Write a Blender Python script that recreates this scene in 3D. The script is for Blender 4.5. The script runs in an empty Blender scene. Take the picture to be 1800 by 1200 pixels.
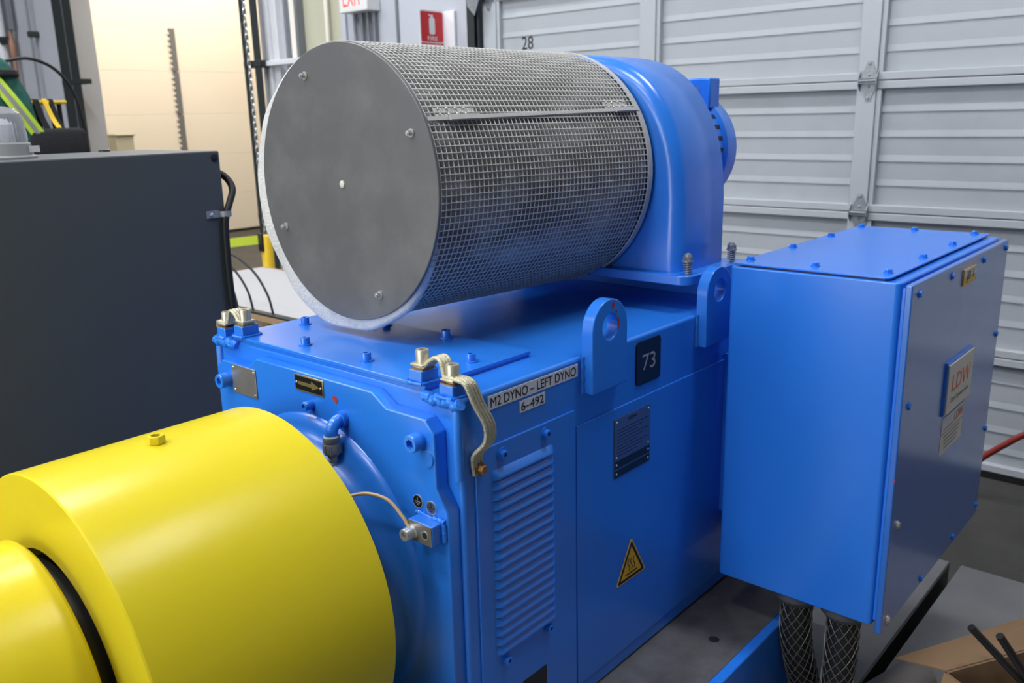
import bpy, bmesh, math, random
from mathutils import Matrix, Vector
random.seed(7)
PI = math.pi
SC = bpy.context.scene
COL = SC.collection

# ------------------------------------------------------------------ camera
cam = bpy.data.objects.new('camera', bpy.data.cameras.new('camera'))
COL.objects.link(cam)
cam.data.sensor_width = 36.0
cam.data.lens = 36.0 * 1532.14 / 1800.0
cam.data.clip_start = 0.02
cam.data.clip_end = 100
RT = Vector((0.65663875, -0.753852, -0.02308053))
DN = Vector((-0.20418746, -0.14823023, -0.96764419))
FW = Vector((0.72603928, 0.64010543, -0.25126084))
cm = Matrix((( RT.x, -DN.x, -FW.x, 0.0), (RT.y, -DN.y, -FW.y, 0.0), (RT.z, -DN.z, -FW.z, 1.65), (0, 0, 0, 1)))
cam.matrix_world = cm
cam.data.dof.use_dof = True
cam.data.dof.focus_distance = 1.75
cam.data.dof.aperture_fstop = 5.6
SC.camera = cam

# ------------------------------------------------------------------ world, lamps, exposure
wd = bpy.data.worlds.new('hall_ambient')
SC.world = wd
wd.use_nodes = True
wd.node_tree.nodes['Background'].inputs[0].default_value = (0.86, 0.92, 1.0, 1)
wd.node_tree.nodes['Background'].inputs[1].default_value = 0.06
SC.view_settings.view_transform = 'Standard'
SC.view_settings.look = 'None'
SC.view_settings.gamma = 1.0
SC.view_settings.use_curve_mapping = False
SC.view_settings.exposure = 0.0


def area(name, loc, size, size_y, power, color=(1, 1, 1)):
    l = bpy.data.lights.new(name, 'AREA')
    l.shape = 'RECTANGLE'
    l.size = size
    l.size_y = size_y
    l.energy = power
    l.color = color
    o = bpy.data.objects.new(name, l)
    COL.objects.link(o)
    o.location = loc
    return o


# ceiling lamps of the hall in rows, 5.6 m up, shining down and, through their open tops, up at the ceiling
for lx, ly in ((-4.2, 1.4), (-1.0, 1.4), (-4.2, 4.6), (-1.0, 4.6), (-4.2, 7.8), (-1.0, 7.8), (2.4, 0.1), (2.2, 4.6), (2.2, 7.8)):
    area('ceiling_lamp', (lx, ly, 5.6), 0.35, 1.5, 81, (0.97, 0.985, 1.0))
    up_ = area('ceiling_lamp_top', (lx, ly, 5.75), 0.35, 1.5, 48, (0.97, 0.985, 1.0))
    up_.rotation_euler = (PI, 0, 0)
# soft fill added for front faces, in a made-up bay opening behind camera
rear_fill = area('rear_fill_light', (-6.05, 2.9, 1.95), 4.2, 3.9, 275, (0.95, 0.98, 1.0))
rear_fill.rotation_euler = (PI / 2, 0, -PI / 2)
# warm lamps of the room beyond the open doorway
for lx, ly in ((6.2, 8.6), (7.6, 10.8), (5.6, 10.6)):
    area('warm_ceiling_lamp', (lx, ly, 4.6), 1.2, 1.2, 88, (1.0, 0.88, 0.72))


# ------------------------------------------------------------------ materials
MATS = {}


def mat(name, color, rough=0.5, metal=0.0, noise=None, bump=None, spec=0.5, coat=0.0, trans=0.0, emit=None, ior=1.45):
    """noise = (second colour, scale, low, high); bump = (scale, strength)"""
    m = bpy.data.materials.new(name)
    m.use_nodes = True
    nt = m.node_tree
    b = nt.nodes['Principled BSDF']
    b.inputs['Base Color'].default_value = (*color, 1)
    b.inputs['Roughness'].default_value = rough
    b.inputs['Metallic'].default_value = metal
    b.inputs['Specular IOR Level'].default_value = spec
    b.inputs['Coat Weight'].default_value = coat
    b.inputs['Coat Roughness'].default_value = 0.14
    b.inputs['Coat IOR'].default_value = 1.8
    b.inputs['Transmission Weight'].default_value = trans
    b.inputs['IOR'].default_value = ior
    tc = nt.nodes.new('ShaderNodeTexCoord')
    if noise:
        c2, sc, lo, hi = noise[:4]
        n = nt.nodes.new('ShaderNodeTexNoise')
        n.inputs['Scale'].default_value = sc
        n.inputs['Detail'].default_value = 6
        n.inputs['Roughness'].default_value = 0.62
        if len(noise) > 4:
            mp = nt.nodes.new('ShaderNodeMapping')
            mp.inputs['Scale'].default_value = noise[4]
            nt.links.new(tc.outputs['Object'], mp.inputs[0])
            nt.links.new(mp.outputs[0], n.inputs['Vector'])
        else:
            nt.links.new(tc.outputs['Object'], n.inputs['Vector'])
        r = nt.nodes.new('ShaderNodeValToRGB')
        r.color_ramp.elements[0].position = lo
        r.color_ramp.elements[0].color = (*color, 1)
        r.color_ramp.elements[1].position = hi
        r.color_ramp.elements[1].color = (*c2, 1)
        nt.links.new(n.outputs[0], r.inputs[0])
        nt.links.new(r.outputs[0], b.inputs['Base Color'])
    if bump:
        n2 = nt.nodes.new('ShaderNodeTexNoise')
        n2.inputs['Scale'].default_value = bump[0]
        n2.inputs['Detail'].default_value = 3
        nt.links.new(tc.outputs['Object'], n2.inputs['Vector'])
        bp = nt.nodes.new('ShaderNodeBump')
        bp.inputs['Strength'].default_value = bump[1]
        bp.inputs['Distance'].default_value = 0.01
        nt.links.new(n2.outputs[0], bp.inputs['Height'])
        nt.links.new(bp.outputs[0], b.inputs['Normal'])
    if emit:
        b.inputs['Emission Color'].default_value = (*emit[:3], 1)
        b.inputs['Emission Strength'].default_value = emit[3]
    MATS[name] = m
    return m


BLUE = (0.022, 0.20, 0.78)
mat('blue_paint', BLUE, 0.25, bump=(45, 0.015), noise=((0.024, 0.215, 0.80), 4, 0.35, 0.7), spec=0.95)
mat('blue_paint_thick', BLUE, 0.14, bump=(90, 0.35))
mat('blue_paint_smooth', (0.020, 0.19, 0.76), 0.24, bump=(260, 0.012), spec=0.7)
mat('blue_box_door', (0.026, 0.15, 0.55), 0.24, spec=0.8, coat=0.45, bump=(420, 0.05))
mat('yellow_paint', (0.72, 0.58, 0.024), 0.26, spec=0.2, bump=(35, 0.02), noise=((0.72, 0.585, 0.020), 6, 0.4, 0.7))
mat('red_primer', (0.42, 0.035, 0.02), 0.6)
mat('steel_disc', (0.155, 0.155, 0.158), 0.42, 0.4, noise=((0.215, 0.215, 0.213), 7, 0.45, 0.78))
mat('screen_metal', (0.56, 0.55, 0.52), 0.55, 0.1)
mat('zinc', (0.66, 0.66, 0.63), 0.28, 0.65)
mat('zinc_yellow', (0.66, 0.62, 0.48), 0.32, 0.6)
mat('rusty_bolt', (0.36, 0.20, 0.08), 0.55, 0.7)
mat('copper', (0.32, 0.17, 0.12), 0.5, 0.3)
mat('braid', (0.66, 0.62, 0.46), 0.34, 0.65, noise=((0.42, 0.39, 0.27), 300, 0.45, 0.65), bump=(500, 0.35))
mat('felt', (0.64, 0.635, 0.62), 0.95, noise=((0.52, 0.52, 0.51), 30, 0.4, 0.75), bump=(160, 0.3), spec=0.1)
mat('filter_dust', (0.20, 0.193, 0.182), 0.95, noise=((0.66, 0.66, 0.66), 6.5, 0.50, 0.80, (0.7, 1.6, 1.6)), spec=0.1)
mat('dark_steel', (0.05, 0.05, 0.05), 0.45, 0.6)
mat('base_steel', (0.16, 0.145, 0.125), 0.42, 0.6, noise=((0.27, 0.255, 0.23), 9, 0.35, 0.7))
mat('grey_cabinet', (0.064, 0.074, 0.085), 0.5, bump=(300, 0.05))
mat('black_rubber', (0.012, 0.012, 0.013), 0.5)
mat('black_plastic', (0.015, 0.015, 0.017), 0.35)
mat('black_fabric', (0.012, 0.012, 0.014), 0.85, bump=(90, 0.4))
mat('grey_plastic', (0.22, 0.22, 0.22), 0.5)
mat('hose_white', (0.55, 0.56, 0.53), 0.5)
mat('white_label', (0.70, 0.71, 0.73), 0.45)
mat('print_black', (0.012, 0.012, 0.014), 0.5)
mat('tag_black', (0.006, 0.006, 0.008), 0.4)
mat('print_grey', (0.38, 0.38, 0.40), 0.5)
mat('print_orange', (0.72, 0.15, 0.03), 0.5)
mat('print_line', (0.36, 0.33, 0.30), 0.6)
mat('plate_steel', (0.42, 0.40, 0.37), 0.35, 0.75, noise=((0.36, 0.34, 0.32), 40, 0.4, 0.7))
mat('plate_dark', (0.20, 0.21, 0.24), 0.35, 0.8)
mat('plate_black', (0.008, 0.008, 0.008), 0.35)
mat('brass', (0.55, 0.43, 0.18), 0.35, 0.85)
mat('warn_yellow', (0.78, 0.44, 0.02), 0.4)
mat('sign_cream', (0.66, 0.62, 0.55), 0.4)
mat('wire_tan', (0.62, 0.42, 0.20), 0.45)
mat('wall_white', (0.49, 0.51, 0.56), 0.6, bump=(30, 0.03))
mat('wall_cream', (0.80, 0.70, 0.52), 0.6)
mat('door_white', (0.43, 0.455, 0.48), 0.42, noise=((0.375, 0.40, 0.42), 2.3, 0.5, 0.8), bump=(60, 0.02))
mat('door_rail', (0.47, 0.495, 0.52), 0.42)
mat('cream_door', (0.84, 0.79, 0.70), 0.5)
mat('cream_panel', (0.50, 0.49, 0.37), 0.4)
mat('galvanised', (0.34, 0.36, 0.38), 0.42, 0.45, noise=((0.24, 0.255, 0.275), 60, 0.4, 0.7))
mat('braid_wire', (0.20, 0.195, 0.18), 0.5, 0.5)
mat('gland_grey', (0.07, 0.07, 0.075), 0.5)
mat('track_dark', (0.035, 0.042, 0.043), 0.5, 0.3)
mat('pipe_grey', (0.20, 0.21, 0.23), 0.45, 0.3)
mat('pipe_white', (0.70, 0.71, 0.74), 0.45)
mat('concrete', (0.043, 0.041, 0.037), 0.75, noise=((0.062, 0.059, 0.054), 5, 0.35, 0.7), bump=(40, 0.1))
mat('floor_steel', (0.15, 0.15, 0.153), 0.6, 0.1, noise=((0.19, 0.19, 0.193), 4, 0.35, 0.7))
mat('sign_red', (0.62, 0.02, 0.025), 0.4)
mat('sign_white', (0.80, 0.81, 0.84), 0.4)
mat('exit_red', (0.9, 0.06, 0.04), 0.4, emit=(1.0, 0.08, 0.05, 1.2))
mat('exit_case', (0.75, 0.75, 0.74), 0.4)
mat('jacket_green', (0.022, 0.125, 0.095), 0.85, noise=((0.012, 0.07, 0.055), 14, 0.4, 0.7), bump=(18, 0.9))
mat('hi_vis', (0.62, 0.85, 0.06), 0.6)
mat('reflective_grey', (0.30, 0.31, 0.30), 0.4)
mat('yellow_plastic', (0.85, 0.55, 0.02), 0.45)
mat('belt_lime', (0.68, 0.82, 0.06), 0.55)
mat('beacon_lens', (0.85, 0.86, 0.90), 0.12, trans=0.75, ior=1.4)
mat('beacon_base', (0.30, 0.31, 0.31), 0.5)
mat('white_sheet', (0.46, 0.455, 0.46), 0.7)
mat('bench_wood', (0.36, 0.24, 0.13), 0.6)
mat('cardboard', (0.27, 0.165, 0.085), 0.8, noise=((0.23, 0.14, 0.07), 12, 0.4, 0.7))
mat('paper_roll', (0.20, 0.18, 0.17), 0.8)
mat('pale_plastic', (0.35, 0.40, 0.52), 0.5)
mat('red_rubber', (0.25, 0.022, 0.015), 0.45)


# ------------------------------------------------------------------ mesh helpers
class B:
    def __init__(s):
        s.bm = bmesh.new()

    def verts(s, pts):
        return [s.bm.verts.new(p) for p in pts]

    def box(s, x0, x1, y0, y1, z0, z1):
        v = s.verts([(x, y, z) for x in (x0, x1) for y in (y0, y1) for z in (z0, z1)])
        for f in ((0, 1, 3, 2), (4, 6, 7, 5), (0, 4, 5, 1), (2, 3, 7, 6), (0, 2, 6, 4), (1, 5, 7, 3)):
            s.bm.faces.new([v[i] for i in f])
        return s

    def rings(s, rings, closed=True, cap0=True, cap1=True):
        """rings: list of lists of points, all the same length"""
        vs = [s.verts(r) for r in rings]
        n = len(vs[0])
        for a, b in zip(vs[:-1], vs[1:]):
            for i in range(n if closed else n - 1):
                j = (i + 1) % n
                s.bm.faces.new((a[i], a[j], b[j], b[i]))
        if cap0:
            s.bm.faces.new(list(reversed(vs[0])))
        if cap1:
            s.bm.faces.new(vs[-1])
        return s

    def lathe(s, prof, c=(0, 0, 0), axis='z', seg=32, cap0=True, cap1=True):
        """prof: list of (position along axis, radius)"""
        R = []
        for h, r in prof:
            ring = []
            for i in range(seg):
                a = 2 * PI * i / seg
                u, w = r * math.cos(a), r * math.sin(a)
                p = {'x': (h, u, w), 'y': (w, h, u), 'z': (u, w, h)}[axis]
                ring.append((p[0] + c[0], p[1] + c[1], p[2] + c[2]))
            R.append(ring)
        return s.rings(R, True, cap0, cap1)

    def tube(s, path, r, seg=10, caps=True):
        P = [Vector(p) for p in path]
        R = []
        up = None
        for i, p in enumerate(P):
            t = (P[min(i + 1, len(P) - 1)] - P[max(i - 1, 0)]).normalized()
            if up is None:
                up = Vector((0, 0, 1)) if abs(t.z) < 0.9 else Vector((1, 0, 0))
            a = t.cross(up).normalized()
            up = a.cross(t).normalized()
            rr = r[i] if isinstance(r, (list, tuple)) else r
            R.append([tuple(p + (a * math.cos(2 * PI * k / seg) + up * math.sin(2 * PI * k / seg)) * rr) for k in range(seg)])
        return s.rings(R, True, caps, caps)

    def prism(s, pts, axis, a0, a1):
        """pts 2D polygon: axis x -> (y,z), y -> (x,z), z -> (x,y)"""
        def mk(p, a):
            return {'x': (a, p[0], p[1]), 'y': (p[0], a, p[1]), 'z': (p[0], p[1], a)}[axis]
        return s.rings([[mk(p, a0) for p in pts], [mk(p, a1) for p in pts]])

    def ribbon(s, path, side, half_w, th, bumps=0, nb=1):
        """flat strip along a path; side = width direction"""
        P = [Vector(p) for p in path]
        sd = Vector(side).normalized()
        R = []
        for i, p in enumerate(P):
            t = (P[min(i + 1, len(P) - 1)] - P[max(i - 1, 0)]).normalized()
            n = t.cross(sd).normalized()
            m = max(2, nb * 4 + 1)
            top, bot = [], []
            for k in range(m):
                f = k / (m - 1)
                h = th / 2 + (bumps * abs(math.sin(PI * f * nb)) if nb > 1 else 0)
                q = p + sd * ((f * 2 - 1) * half_w)
                top.append(tuple(q + n * h))
                bot.append(tuple(q - n * h))
            R.append(top + bot[::-1])
        return s.rings(R)


def finish(bm, smooth=35):
    bmesh.ops.recalc_face_normals(bm, faces=bm.faces)
    me = bpy.data.meshes.new('mesh')
    bm.to_mesh(me)
    bm.free()
    if smooth:
        me.shade_smooth()
        me.set_sharp_from_angle(angle=math.radians(smooth))
    return me


def link(name, me, parent=None, loc=None, rot=None):
    o = bpy.data.objects.new(name, me)
    me.name = name
    COL.objects.link(o)
    if loc is not None:
        o.location = loc
    if rot is not None:
        o.rotation_euler = rot
    if parent is not None:
        attach(o, parent)
    return o


def world_of(o):
    mtx = o.matrix_basis.copy()
    if o.parent is not None:
        mtx = world_of(o.parent) @ o.matrix_parent_inverse @ mtx
    return mtx


def attach(o, parent):
    o.parent = parent
    o.matrix_parent_inverse = world_of(parent).inverted()


def obj(name, b, material, parent=None, bevel=0, seg=2, smooth=35):
    me = finish(b.bm if isinstance(b, B) else b, smooth)
    me.materials.append(MATS[material])
    o = link(name, me, parent)
    if bevel:
        md = o.modifiers.new('bevel', 'BEVEL')
        md.width = bevel
        md.segments = seg
        md.limit_method = 'ANGLE'
        md.angle_limit = math.radians(40)
        md.harden_normals = False
    return o


def inst(name, me, loc, zdir, parent, spin=0):
    o = bpy.data.objects.new(name, me)
    COL.objects.link(o)
    q = Vector(zdir).to_track_quat('Z', 'Y')
    o.matrix_basis = Matrix.Translation(loc) @ q.to_matrix().to_4x4() @ Matrix.Rotation(spin, 4, 'Z')
    if parent is not None:
        attach(o, parent)
    return o


def thing(name, loc, label, cat, group=None):
    o = bpy.data.objects.new(name, None)
    COL.objects.link(o)
    o.location = loc
    o.empty_display_size = 0.05
    return tag(o, label, cat, group)


def tag(o, label=None, cat=None, group=None, kind=None):
    if label:
        o['label'] = label
    if cat:
        o['category'] = cat
    if group:
        o['group'] = group
    if kind:
        o['kind'] = kind
    return o


def lab(o, label):
    o['label'] = label
    return o


def text(s, size, material, origin, xdir, ydir, parent, name='lettering', th=0.0006, squeeze=1.0, width=None):
    cu = bpy.data.curves.new('txt', 'FONT')
    cu.body = s
    cu.size = size
    cu.extrude = th / 2
    cu.align_x = 'CENTER'
    cu.align_y = 'CENTER'
    o = bpy.data.objects.new('txt', cu)
    COL.objects.link(o)
    dg = bpy.context.evaluated_depsgraph_get()
    dg.update()
    me = bpy.data.meshes.new_from_object(o.evaluated_get(dg))
    bpy.data.objects.remove(o)
    me.materials.clear()
    me.materials.append(MATS[material])
    xs = [v.co.x for v in me.vertices]
    ys = [v.co.y for v in me.vertices]
    cx, cy = (max(xs) + min(xs)) / 2, (max(ys) + min(ys)) / 2
    if width:
        squeeze = width / (max(xs) - min(xs))
    for v in me.vertices:
        v.co.x = (v.co.x - cx) * squeeze
        v.co.y -= cy
    X = Vector(xdir).normalized()
    Y = Vector(ydir).normalized()
    Z = X.cross(Y)
    t = link(name, me, None)
    t.matrix_basis = Matrix.Translation(origin) @ Matrix((X, Y, Z)).transposed().to_4x4()
    attach(t, parent)
    return t


def socket_bolt(r, h, material, washer=0.0, seg=24):
    """cap screw with a hexagon socket, axis local +Z from 0 to h"""
    b = B()

    def ring(rr, z, hexa=False):
        out = []
        for i in range(seg):
            a = 2 * PI * i / seg
            k = rr
            if hexa:
                k = rr * math.cos(PI / 6) / math.cos(((a + PI / 6) % (PI / 3)) - PI / 6)
            out.append((k * math.cos(a), k * math.sin(a), z))
        return out
    rs = []
    if washer:
        rs += [ring(r * washer, 0), ring(r * washer, h * 0.16), ring(r, h * 0.161)]
    else:
        rs += [ring(r, 0)]
    rs += [ring(r, h * 0.92), ring(r * 0.92, h), ring(r * 0.56, h, True), ring(r * 0.54, h * 0.45, True)]
    b.rings(rs)
    me = finish(b.bm, 30)
    me.name = 'bolt'
    me.materials.append(MATS[material])
    return me


def hex_bolt(r, h, material, washer=1.35):
    b = B()
    b.lathe([(0, r * washer), (h * 0.25, r * washer)], seg=20)
    b.lathe([(h * 0.25, r), (h * 0.85, r), (h, r * 0.86)], seg=6)
    me = finish(b.bm, 30)
    me.name = 'bolt'
    me.materials.append(MATS[material])
    return me


def arc(cx, cy, r, a0, a1, n):
    return [(cx + r * math.cos(math.radians(a0 + (a1 - a0) * i / n)), cy + r * math.sin(math.radians(a0 + (a1 - a0) * i / n))) for i in range(n + 1)]


def rrect(x0, x1, y0, y1, r, n=4):
    return arc(x1 - r, y1 - r, r, 0, 90, n) + arc(x0 + r, y1 - r, r, 90, 180, n) + arc(x0 + r, y0 + r, r, 180, 270, n) + arc(x1 - r, y0 + r, r, 270, 360, n)


def spline(pts, n=8):
    P = [Vector(p) for p in pts]
    out = []
    for i in range(len(P) - 1):
        p0, p1, p2, p3 = P[max(i - 1, 0)], P[i], P[i + 1], P[min(i + 2, len(P) - 1)]
        for k in range(n):
            t = k / n
            out.append(tuple(0.5 * ((2 * p1) + (p2 - p0) * t + (2 * p0 - 5 * p1 + 4 * p2 - p3) * t * t + (3 * p1 - p0 - 3 * p2 + p3) * t ** 3)))
    out.append(tuple(P[-1]))
    return out


# ================================================================== SETTING
WX = 4.183            # inner face of the wall with the sectional doors
tag(obj('floor', B().box(-6, 14, -6, 14, -0.1, 0), 'concrete'), 'dark grey concrete hall floor', 'floor', kind='structure')

# wall with two door openings and a recess
w = B()
w.box(WX + 0.02, WX + 0.25, -6, -1.3, 0, 6)
w.box(WX + 0.02, WX + 0.25, -1.3, 3.93, 3.6, 6)
w.box(WX + 0.02, WX + 0.25, 3.93, 5.27, 0, 6)
w.box(WX + 0.02, WX + 0.25, 5.27, 5.96, 3.3, 6)
w.box(WX + 0.02, WX + 0.25, 5.96, 6.21, 0, 6)
w.box(WX + 0.02, WX + 0.25, 6.21, 9.72, 4.2, 6)
w.box(WX + 0.02, WX + 0.25, 9.72, 14, 0, 6)
tag(obj('wall_right', w, 'wall_white'), 'white hall wall with two large door openings', 'wall', kind='structure')
# vertical sheet seams of the wall, built as thin battens
for i, (y, wd_, x) in enumerate(((4.66, 0.022, 0.012), (5.22, 0.05, 0.02))):
    tag(obj('trim_%d' % (i + 1), B().box(WX - x + 0.02, WX + 0.02, y - wd_ / 2, y + wd_ / 2, 0, 5), 'pipe_grey' if i == 0 else 'wall_white', bevel=0.004),
        ('slim grey vertical strip on white wall beside fire sign', 'white vertical edge strip left of the exit sign')[i], 'trim', kind='structure')
tag(obj('ceiling', B().box(-6, 4.45, -6, 14, 6.4, 6.5), 'wall_white'), 'white ceiling of the hall', 'ceiling', kind='structure')
w2 = B()
w2.box(-6.3, -6.1, -6, 0.8, 0, 6.4)
w2.box(-6.3, -6.1, 5.0, 14, 0, 6.4)
w2.box(-6.3, -6.1, 0.8, 5.0, 3.9, 6.4)  # gap in this wall made up to frame the added fill light
tag(obj('wall_front', w2, 'wall_white'), 'white hall wall with added opening for light behind the photographer', 'wall', kind='structure')
tag(obj('wall_left', B().box(4.4, 14, 12.3, 12.5, 0, 6), 'wall_cream'), 'cream wall around the far door in the warm room', 'wall', kind='structure')
tag(obj('wall_back', B().box(10.2, 10.4, 3.5, 12.3, 0, 6), 'wall_cream'), 'cream end wall of the warm lit room', 'wall', kind='structure')
tag(obj('ceiling', B().box(4.45, 14, 3.5, 12.3, 5.6, 5.7), 'wall_cream'), 'cream ceiling of the warm lit room', 'ceiling', kind='structure')


def strip_profile(z0, z1, ribs, base, d):
    """side profile (x,z) of an embossed sheet: small outward bead above each rib line"""
    pts = [(base, z0)]
    for r in sorted(ribs):
        pts += [(base, r - 0.0015), (base - d, r), (base - d * 0.95, r + 0.005), (base, r + 0.030)]
    pts += [(base, z1)]
    return pts


# ---- closed white sectional door with number 28
door = thing('door_1', (WX, 1.3, 0), 'white ribbed sectional garage door numbered 28', 'door')
tag(door, kind='structure')
joints = [0.028, 0.565, 1.170, 1.763, 2.356, 2.95, 3.54]
DY0, DY1 = -1.25, 3.86
stiles = [(3.755, 3.86), (2.622, 2.72), (1.452, 1.538), (0.30, 0.39), (-0.86, -0.77)]
for i, (z0, z1) in enumerate(zip(joints[:-1], joints[1:])):
    h = z1 - z0
    ribs = [z1 - f for f in (0.139, 0.250, 0.360, 0.470)] if i else [0.115, 0.212, 0.325, 0.44]
    prof = strip_profile(z0 + 0.002, z1 - 0.002, ribs, WX + 0.035, 0.0052)
    b = B()
    back = [(WX + 0.055, z1 - 0.002), (WX + 0.055, z0 + 0.002)]
    b.prism(prof + back, 'y', DY0, DY1)
    sec = obj('section', b, 'door_white', door, smooth=0)
    rt = 0.037
    obj('rail', B().box(WX, WX + 0.036, DY0, DY1, z1 - rt, z1 - 0.0015), 'door_rail', sec, bevel=0.004)
    obj('rail', B().box(WX - 0.001, WX + 0.036, DY0, DY1, z0 + 0.0015, z0 + rt), 'door_rail', sec, bevel=0.004)
    for k, (a, c) in enumerate(stiles):
        obj('stile', B().box(WX - 0.006, WX + 0.036, a, c, z0 + 0.003, z1 - 0.003), 'door_rail', sec, bevel=0.003)
        obj('stile_lip', B().box(WX + 0.004, WX + 0.036, a - 0.022, a, z0 + rt, z1 - rt), 'door_rail', sec, bevel=0.002)
        if i < 5 and k < 4:
            yc = (a + c) / 2 - (0.01 if k else 0.0)
            hb = B()
            up = [(yc - 0.035, z1 + 0.01), (yc + 0.035, z1 + 0.01), (yc + 0.03, z1 + 0.035), (yc + 0.010, z1 + 0.085), (yc - 0.010, z1 + 0.085), (yc - 0.03, z1 + 0.035)]
            dn = [(yc - 0.035, z1 - 0.01), (yc - 0.03, z1 - 0.035), (yc - 0.010, z1 - 0.088), (yc + 0.010, z1 - 0.088), (yc + 0.03, z1 - 0.035), (yc + 0.035, z1 - 0.01)]
            hb.prism(up, 'x', WX - 0.010, WX - 0.006)
            hb.prism(dn, 'x', WX - 0.010, WX - 0.006)
            hb.lathe([(-0.04, 0.008), (0.04, 0.008)], (WX - 0.024, yc, z1), 'y', 12)
            for s_ in (-1, 1):
                hb.prism([(WX - 0.034, z1 - 0.016), (WX - 0.034, z1 + 0.012), (WX - 0.008, z1 + 0.045), (WX - 0.008, z1 - 0.045)], 'y', yc + s_ * 0.040 - 0.002, yc + s_ * 0.040 + 0.002)
                hb.box(WX - 0.03, WX - 0.008, yc - 0.038, yc + 0.038, z1 + s_ * 0.010 - 0.0015, z1 + s_ * 0.010 + 0.0015)
            for dz in (0.074, 0.026, -0.026, -0.076):
                hb.lathe([(-0.015, 0.004), (-0.013, 0.007), (-0.010, 0.007)], (WX, yc, z1 + dz), 'x', 10)
            hg = obj('hinge', hb, 'galvanised', sec)
            if i == 0 and k == 0:
                lab(hg, 'galvanised door hinge')
obj('bottom_seal', B().box(WX - 0.005, WX + 0.04, DY0, DY1, 0.0, 0.03), 'black_rubber', door)
text('28', 0.105, 'print_black', (WX + 0.0235 + 0.011, 3.537, 2.066), (0, -1, 0), (0, 0, 1), door, 'number', th=0.002, width=0.088)
trk = B()
trk.box(WX - 0.07, WX - 0.066, 3.875, 3.935, 0, 3.5)
trk.box(WX - 0.07, WX + 0.02, 3.931, 3.935, 0, 3.5)
trk.box(WX - 0.04, WX - 0.036, 3.875, 3.93, 0, 3.5)
obj('track', trk, 'track_dark', door)
br = B().prism([(3.80, 2.38), (3.92, 2.38), (3.92, 2.30), (3.86, 2.24)], 'x', WX - 0.08, WX - 0.076)
obj('track_bracket', br, 'galvanised', door)

# ---- second sectional door (open) : tracks, jambs, beam
for i, (a, c) in enumerate(((5.99, 6.215), (9.69, 9.72))):
    t = obj('trim_%d' % (3 + i), B().box(WX - 0.03, WX + 0.26, a, c, 0, 4.2), 'pipe_white', bevel=0.006)
    tag(t, ('white door jamb right of the open doorway', 'wide white door jamb left of the open doorway')[i], 'jamb', kind='structure')
tag(obj('trim_5', B().box(WX - 0.10, WX - 0.02, 5.35, 6.26, 2.06, 2.10), 'pipe_white', bevel=0.004), 'white horizontal rail beside the open doorway', 'rail', kind='structure')
tag(obj('trim_6', B().box(WX - 0.06, WX - 0.031, 6.06, 6.11, 0, 4.2), 'pipe_white', bevel=0.004), 'narrow white upright on the right door jamb', 'trim', kind='structure')


def door_track(bars, label):
    y0, y1 = bars[0][0], bars[1][1]
    t = thing('door_track', (WX - 0.14, (y0 + y1) / 2, 0), label, 'door track', 'tracks of the open door')
    obj('guide_angle', B().box(WX - 0.145, WX - 0.139, bars[0][0], bars[0][1], 0, 4.2), 'track_dark', t)
    obj('channel', B().box(WX - 0.145, WX - 0.139, bars[1][0], bars[1][1], 0, 4.2).box(WX - 0.139, WX - 0.10, bars[1][1] - 0.004, bars[1][1], 0, 4.2), 'track_dark', t)
    for z in (0.9, 2.08, 3.2):
        obj('bracket', B().box(WX - 0.15, WX - 0.03, y0, y1, z - 0.025, z + 0.025), 'track_dark', t, bevel=0.004)
    return t


door_track(((6.065, 6.155), (6.225, 6.30)), 'dark steel door track with chain, right of the open doorway')
door_track(((9.25, 9.43), (9.46, 9.67)), 'dark steel door track left of the open doorway')
# hoist chain of the open door
ch = B()
for k in range(84):
    z = 0.25 + k * 0.047
    pts = []
    for a in range(13):
        t = 2 * PI * a / 12
        u, v = 0.011 * math.cos(t), 0.030 * math.sin(t)
        pts.append((WX - 0.17 + (u if k % 2 else 0), 6.188 + (0 if k % 2 else u), z + v))
    ch.tube(pts, 0.0045, 5)
tag(obj('hoist_chain', ch, 'zinc'), 'hanging steel hoist chain in front of the door track', 'chain')

# ---- recess with a pale olive leaf
dr = thing('door_3', (WX + 0.12, 5.6, 0), 'pale olive door in the recess left of exit sign', 'door')
tag(dr, kind='structure')
obj('leaf', B().box(WX + 0.10, WX + 0.14, 5.29, 5.94, 0, 3.3), 'cream_panel', dr)
for y in (5.92, 5.82):
    obj('frame', B().box(WX + 0.03, WX + 0.10, y - 0.012, y + 0.012, 0, 3.3), 'pipe_grey', dr, bevel=0.003)
obj('frame', B().box(WX + 0.03, WX + 0.10, 5.84, 5.90, 0, 3.3), 'cream_door', dr, bevel=0.003)
tag(obj('riser_pipe', B().tube([(WX + 0.06, 5.48, 0), (WX + 0.06, 5.48, 3.3)], 0.016, 12), 'cream_door'), 'cream vertical pipe in front of the pale olive door', 'pipe')

# ---- far cream sectional door in the warm room
fd = thing('door_2', (6.9, 12.2, 0), 'large cream sectional door in the warm room', 'door')
tag(fd, kind='structure')
fj = [0.02, 0.59, 1.185, 1.77, 2.36, 2.95, 3.53, 4.1]
for z0, z1 in zip(fj[:-1], fj[1:]):
    sx = obj('section', B().box(4.7, 9.3, 12.16, 12.22, z0 + 0.0005, z1 - 0.0005), 'cream_door', fd, bevel=0.004)
    if z1 < 3.0:
        st = B().box(6.62, 6.70, 12.125, 12.16, z0 + 0.01, z1 - 0.01)
        obj('stile', st, 'pipe_grey', sx)
        hz = B()
        for q in range(7):
            zz = z0 + 0.05 + q * 0.075
            hz.box(6.60, 6.622, 12.13, 12.16, zz, zz + 0.03)
        obj('stile_tab', hz, 'cream_door', sx)
obj('bottom_seal', B().box(4.7, 9.3, 12.14, 12.24, 0, 0.04), 'black_rubber', fd)
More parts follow.
